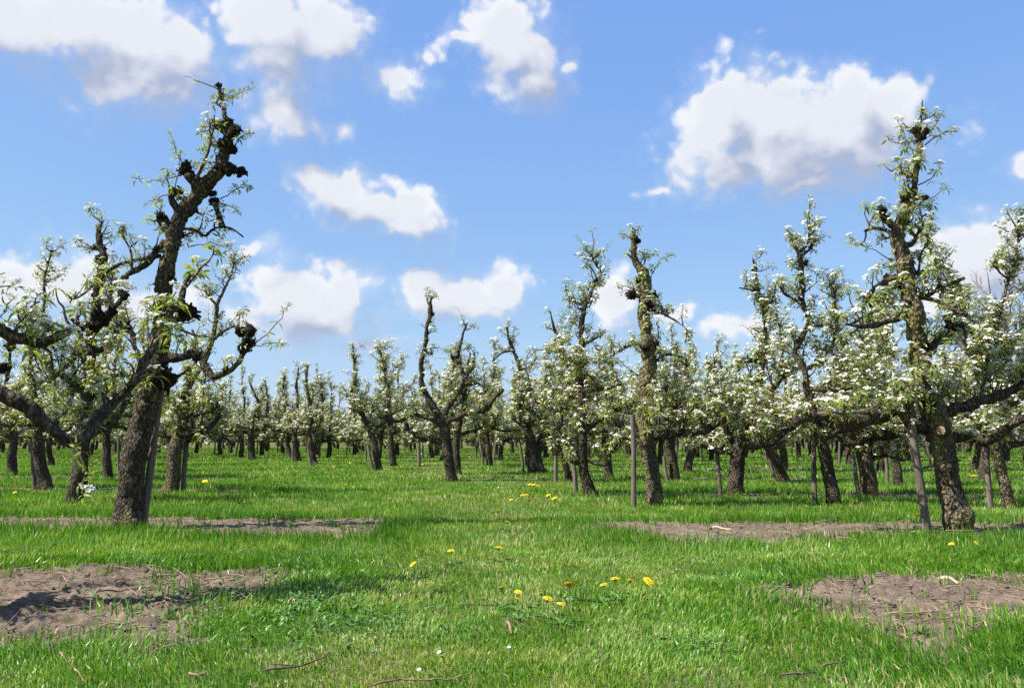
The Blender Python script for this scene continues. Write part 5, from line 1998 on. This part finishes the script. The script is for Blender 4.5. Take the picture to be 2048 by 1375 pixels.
NEARG = 'dandelions in the foreground grass'
for x, y, w, lb in [
    (1003, 1176, 13, 'dandelion at the left end of the foreground cluster'),
    (1036, 1183, 12, 'upper of two half open dandelions near the left of the foreground cluster'),
    (1036, 1198, 12, 'lower of two half open dandelions near the left of the foreground cluster'),
    (1096, 1197, 18, 'tilted dandelion low in the middle of the foreground cluster'),
    (1138, 1169, 21, 'large dandelion in the middle of the foreground cluster'),
    (1207, 1169, 12, 'small dandelion on a tall stem right of the large middle one'),
    (1230, 1157, 15, 'dandelion highest in the right group of the foreground'),
    (1261, 1160, 14, 'dandelion second from the right in the foreground'),
    (1297, 1163, 21, 'large wide open dandelion at the right end of the foreground cluster'),
    (1121, 1207, 12, 'fading orange dandelion lowest in the foreground cluster'),
    (826, 1128, 12, 'single dandelion beside the dark tree shadow left of the lane'),
    (902, 1101, 12, 'flat dandelion left of centre in the lane'),
    (998, 1095, 13, 'single dandelion in the middle of the lane above the cluster'),
    (1835, 1029, 9, 'dandelion just left of the tall grey stake'),
    (1877, 1024, 8, 'dandelion between the tall grey stake and the tall right trunk'),
    (1903, 1087, 9, 'left of two dandelions in front of the tall right tree'),
    (1952, 1085, 9, 'right of two dandelions in front of the tall right tree'),
    (1015, 1043, 9, 'dandelion alone in the lane below the dandelion patch'),
    (1238, 1018, 8, 'dandelion just left of the upright grey stake'),
]:
    dandelion(x, y, w, lb, NEARG, 0.10 if y > 1060 else 0.085)
for x, y, w in [(1045, 990, 7), (1053, 989, 7), (1060, 998, 8), (1066, 991, 7), (1097, 990, 8), (1095, 994, 7), (1109, 996, 10), (1022, 999, 6), (986, 1023, 8), (995, 1022, 9)]:
    dandelion(x, y, w, 'small dandelion in the patch in the lane left of the tree with dark burrs', 'dandelion patch in the lane', 0.075, False)
for x, y, w in [(1060, 968, 6), (1067, 969, 7), (1076, 971, 6), (1115, 967, 5), (1124, 968, 5)]:
    dandelion(x, y, w, 'tiny dandelion behind the lane patch near the pale stake', 'dandelions near the pale stake', 0.075, False)
for x, y, w in [(398, 960, 8), (410, 962, 9), (425, 965, 6), (433, 948, 6)]:
    dandelion(x, y, w, 'small dandelion right of the tree with the flared foot', 'dandelions by the flared tree', 0.075, False)
for x, y, w in [(30, 984, 6), (66, 985, 6), (76, 983, 7)]:
    dandelion(x, y, w, 'small dandelion in the grass at the far left edge', 'dandelions at the far left', 0.075, False)
for x, y, w in [(1940, 950, 5), (1949, 951, 8), (1868, 957, 5), (1520, 935, 4), (1310, 935, 4), (1640, 942, 4)]:
    dandelion(x, y, w, 'tiny dandelion between the rows on the right', 'dandelions between the right rows', 0.075, False)
for x, y, w in [(690, 971, 7), (560, 935, 4), (668, 933, 4), (800, 943, 4), (775, 938, 4), (700, 925, 3), (480, 928, 3), (845, 928, 3), (600, 948, 3)]:
    dandelion(x, y, w, 'tiny dandelion scattered in the far left lane grass', 'dandelions in the far lane', 0.075, False)

DAISY_P = flat_mat('daisy_petal', (0.85, 0.84, 0.82), 0.7, 0.2, 0.03, 20)
for x, y, w, lb in ((878, 1303, 13, 'white daisy in the grass left of the bottom centre'), (1018, 1293, 10, 'white daisy with yellow eye below the bark piece'), (838, 1338, 13, 'half closed white daisy near the bottom edge')):
    p = on_plane(x, y, 0.075)
    rad = w * .36 * p[1] / F_PX
    root = link('daisy', None, None, (p[0], p[1], 0))
    tag(root, lb, 'daisy', 'daisies in the foreground grass')
    b = Buf()
    for k in range(16):
        a = k * math.pi / 8
        u, v = np.array([math.cos(a), math.sin(a), .0]), np.array([-math.sin(a), math.cos(a), 0])
        b.add([u * .25 * rad, u * .7 * rad + v * .16 * rad + UP * .1 * rad, u * rad + UP * .2 * rad, u * .7 * rad - v * .16 * rad + UP * .1 * rad], None, [(0, 1, 2, 3)])
    link('petals', b.mesh('petals', [DAISY_P], False), root, (0, 0, .075)).rotation_euler = (.4, -.2, 0)
    b = Buf()
    b.add(ICO1[0] * rad * .32 * [1, 1, .6], ICO1[1])
    link('eye', b.mesh('eye', [DAND]), root, (0, -.002, .077))
    b = Buf()
    tube(b, [(0, 0, 0), (0, 0, .075)], [.0015, .0012], 5)
    link('stem', b.mesh('stem', [DSTEM]), root)
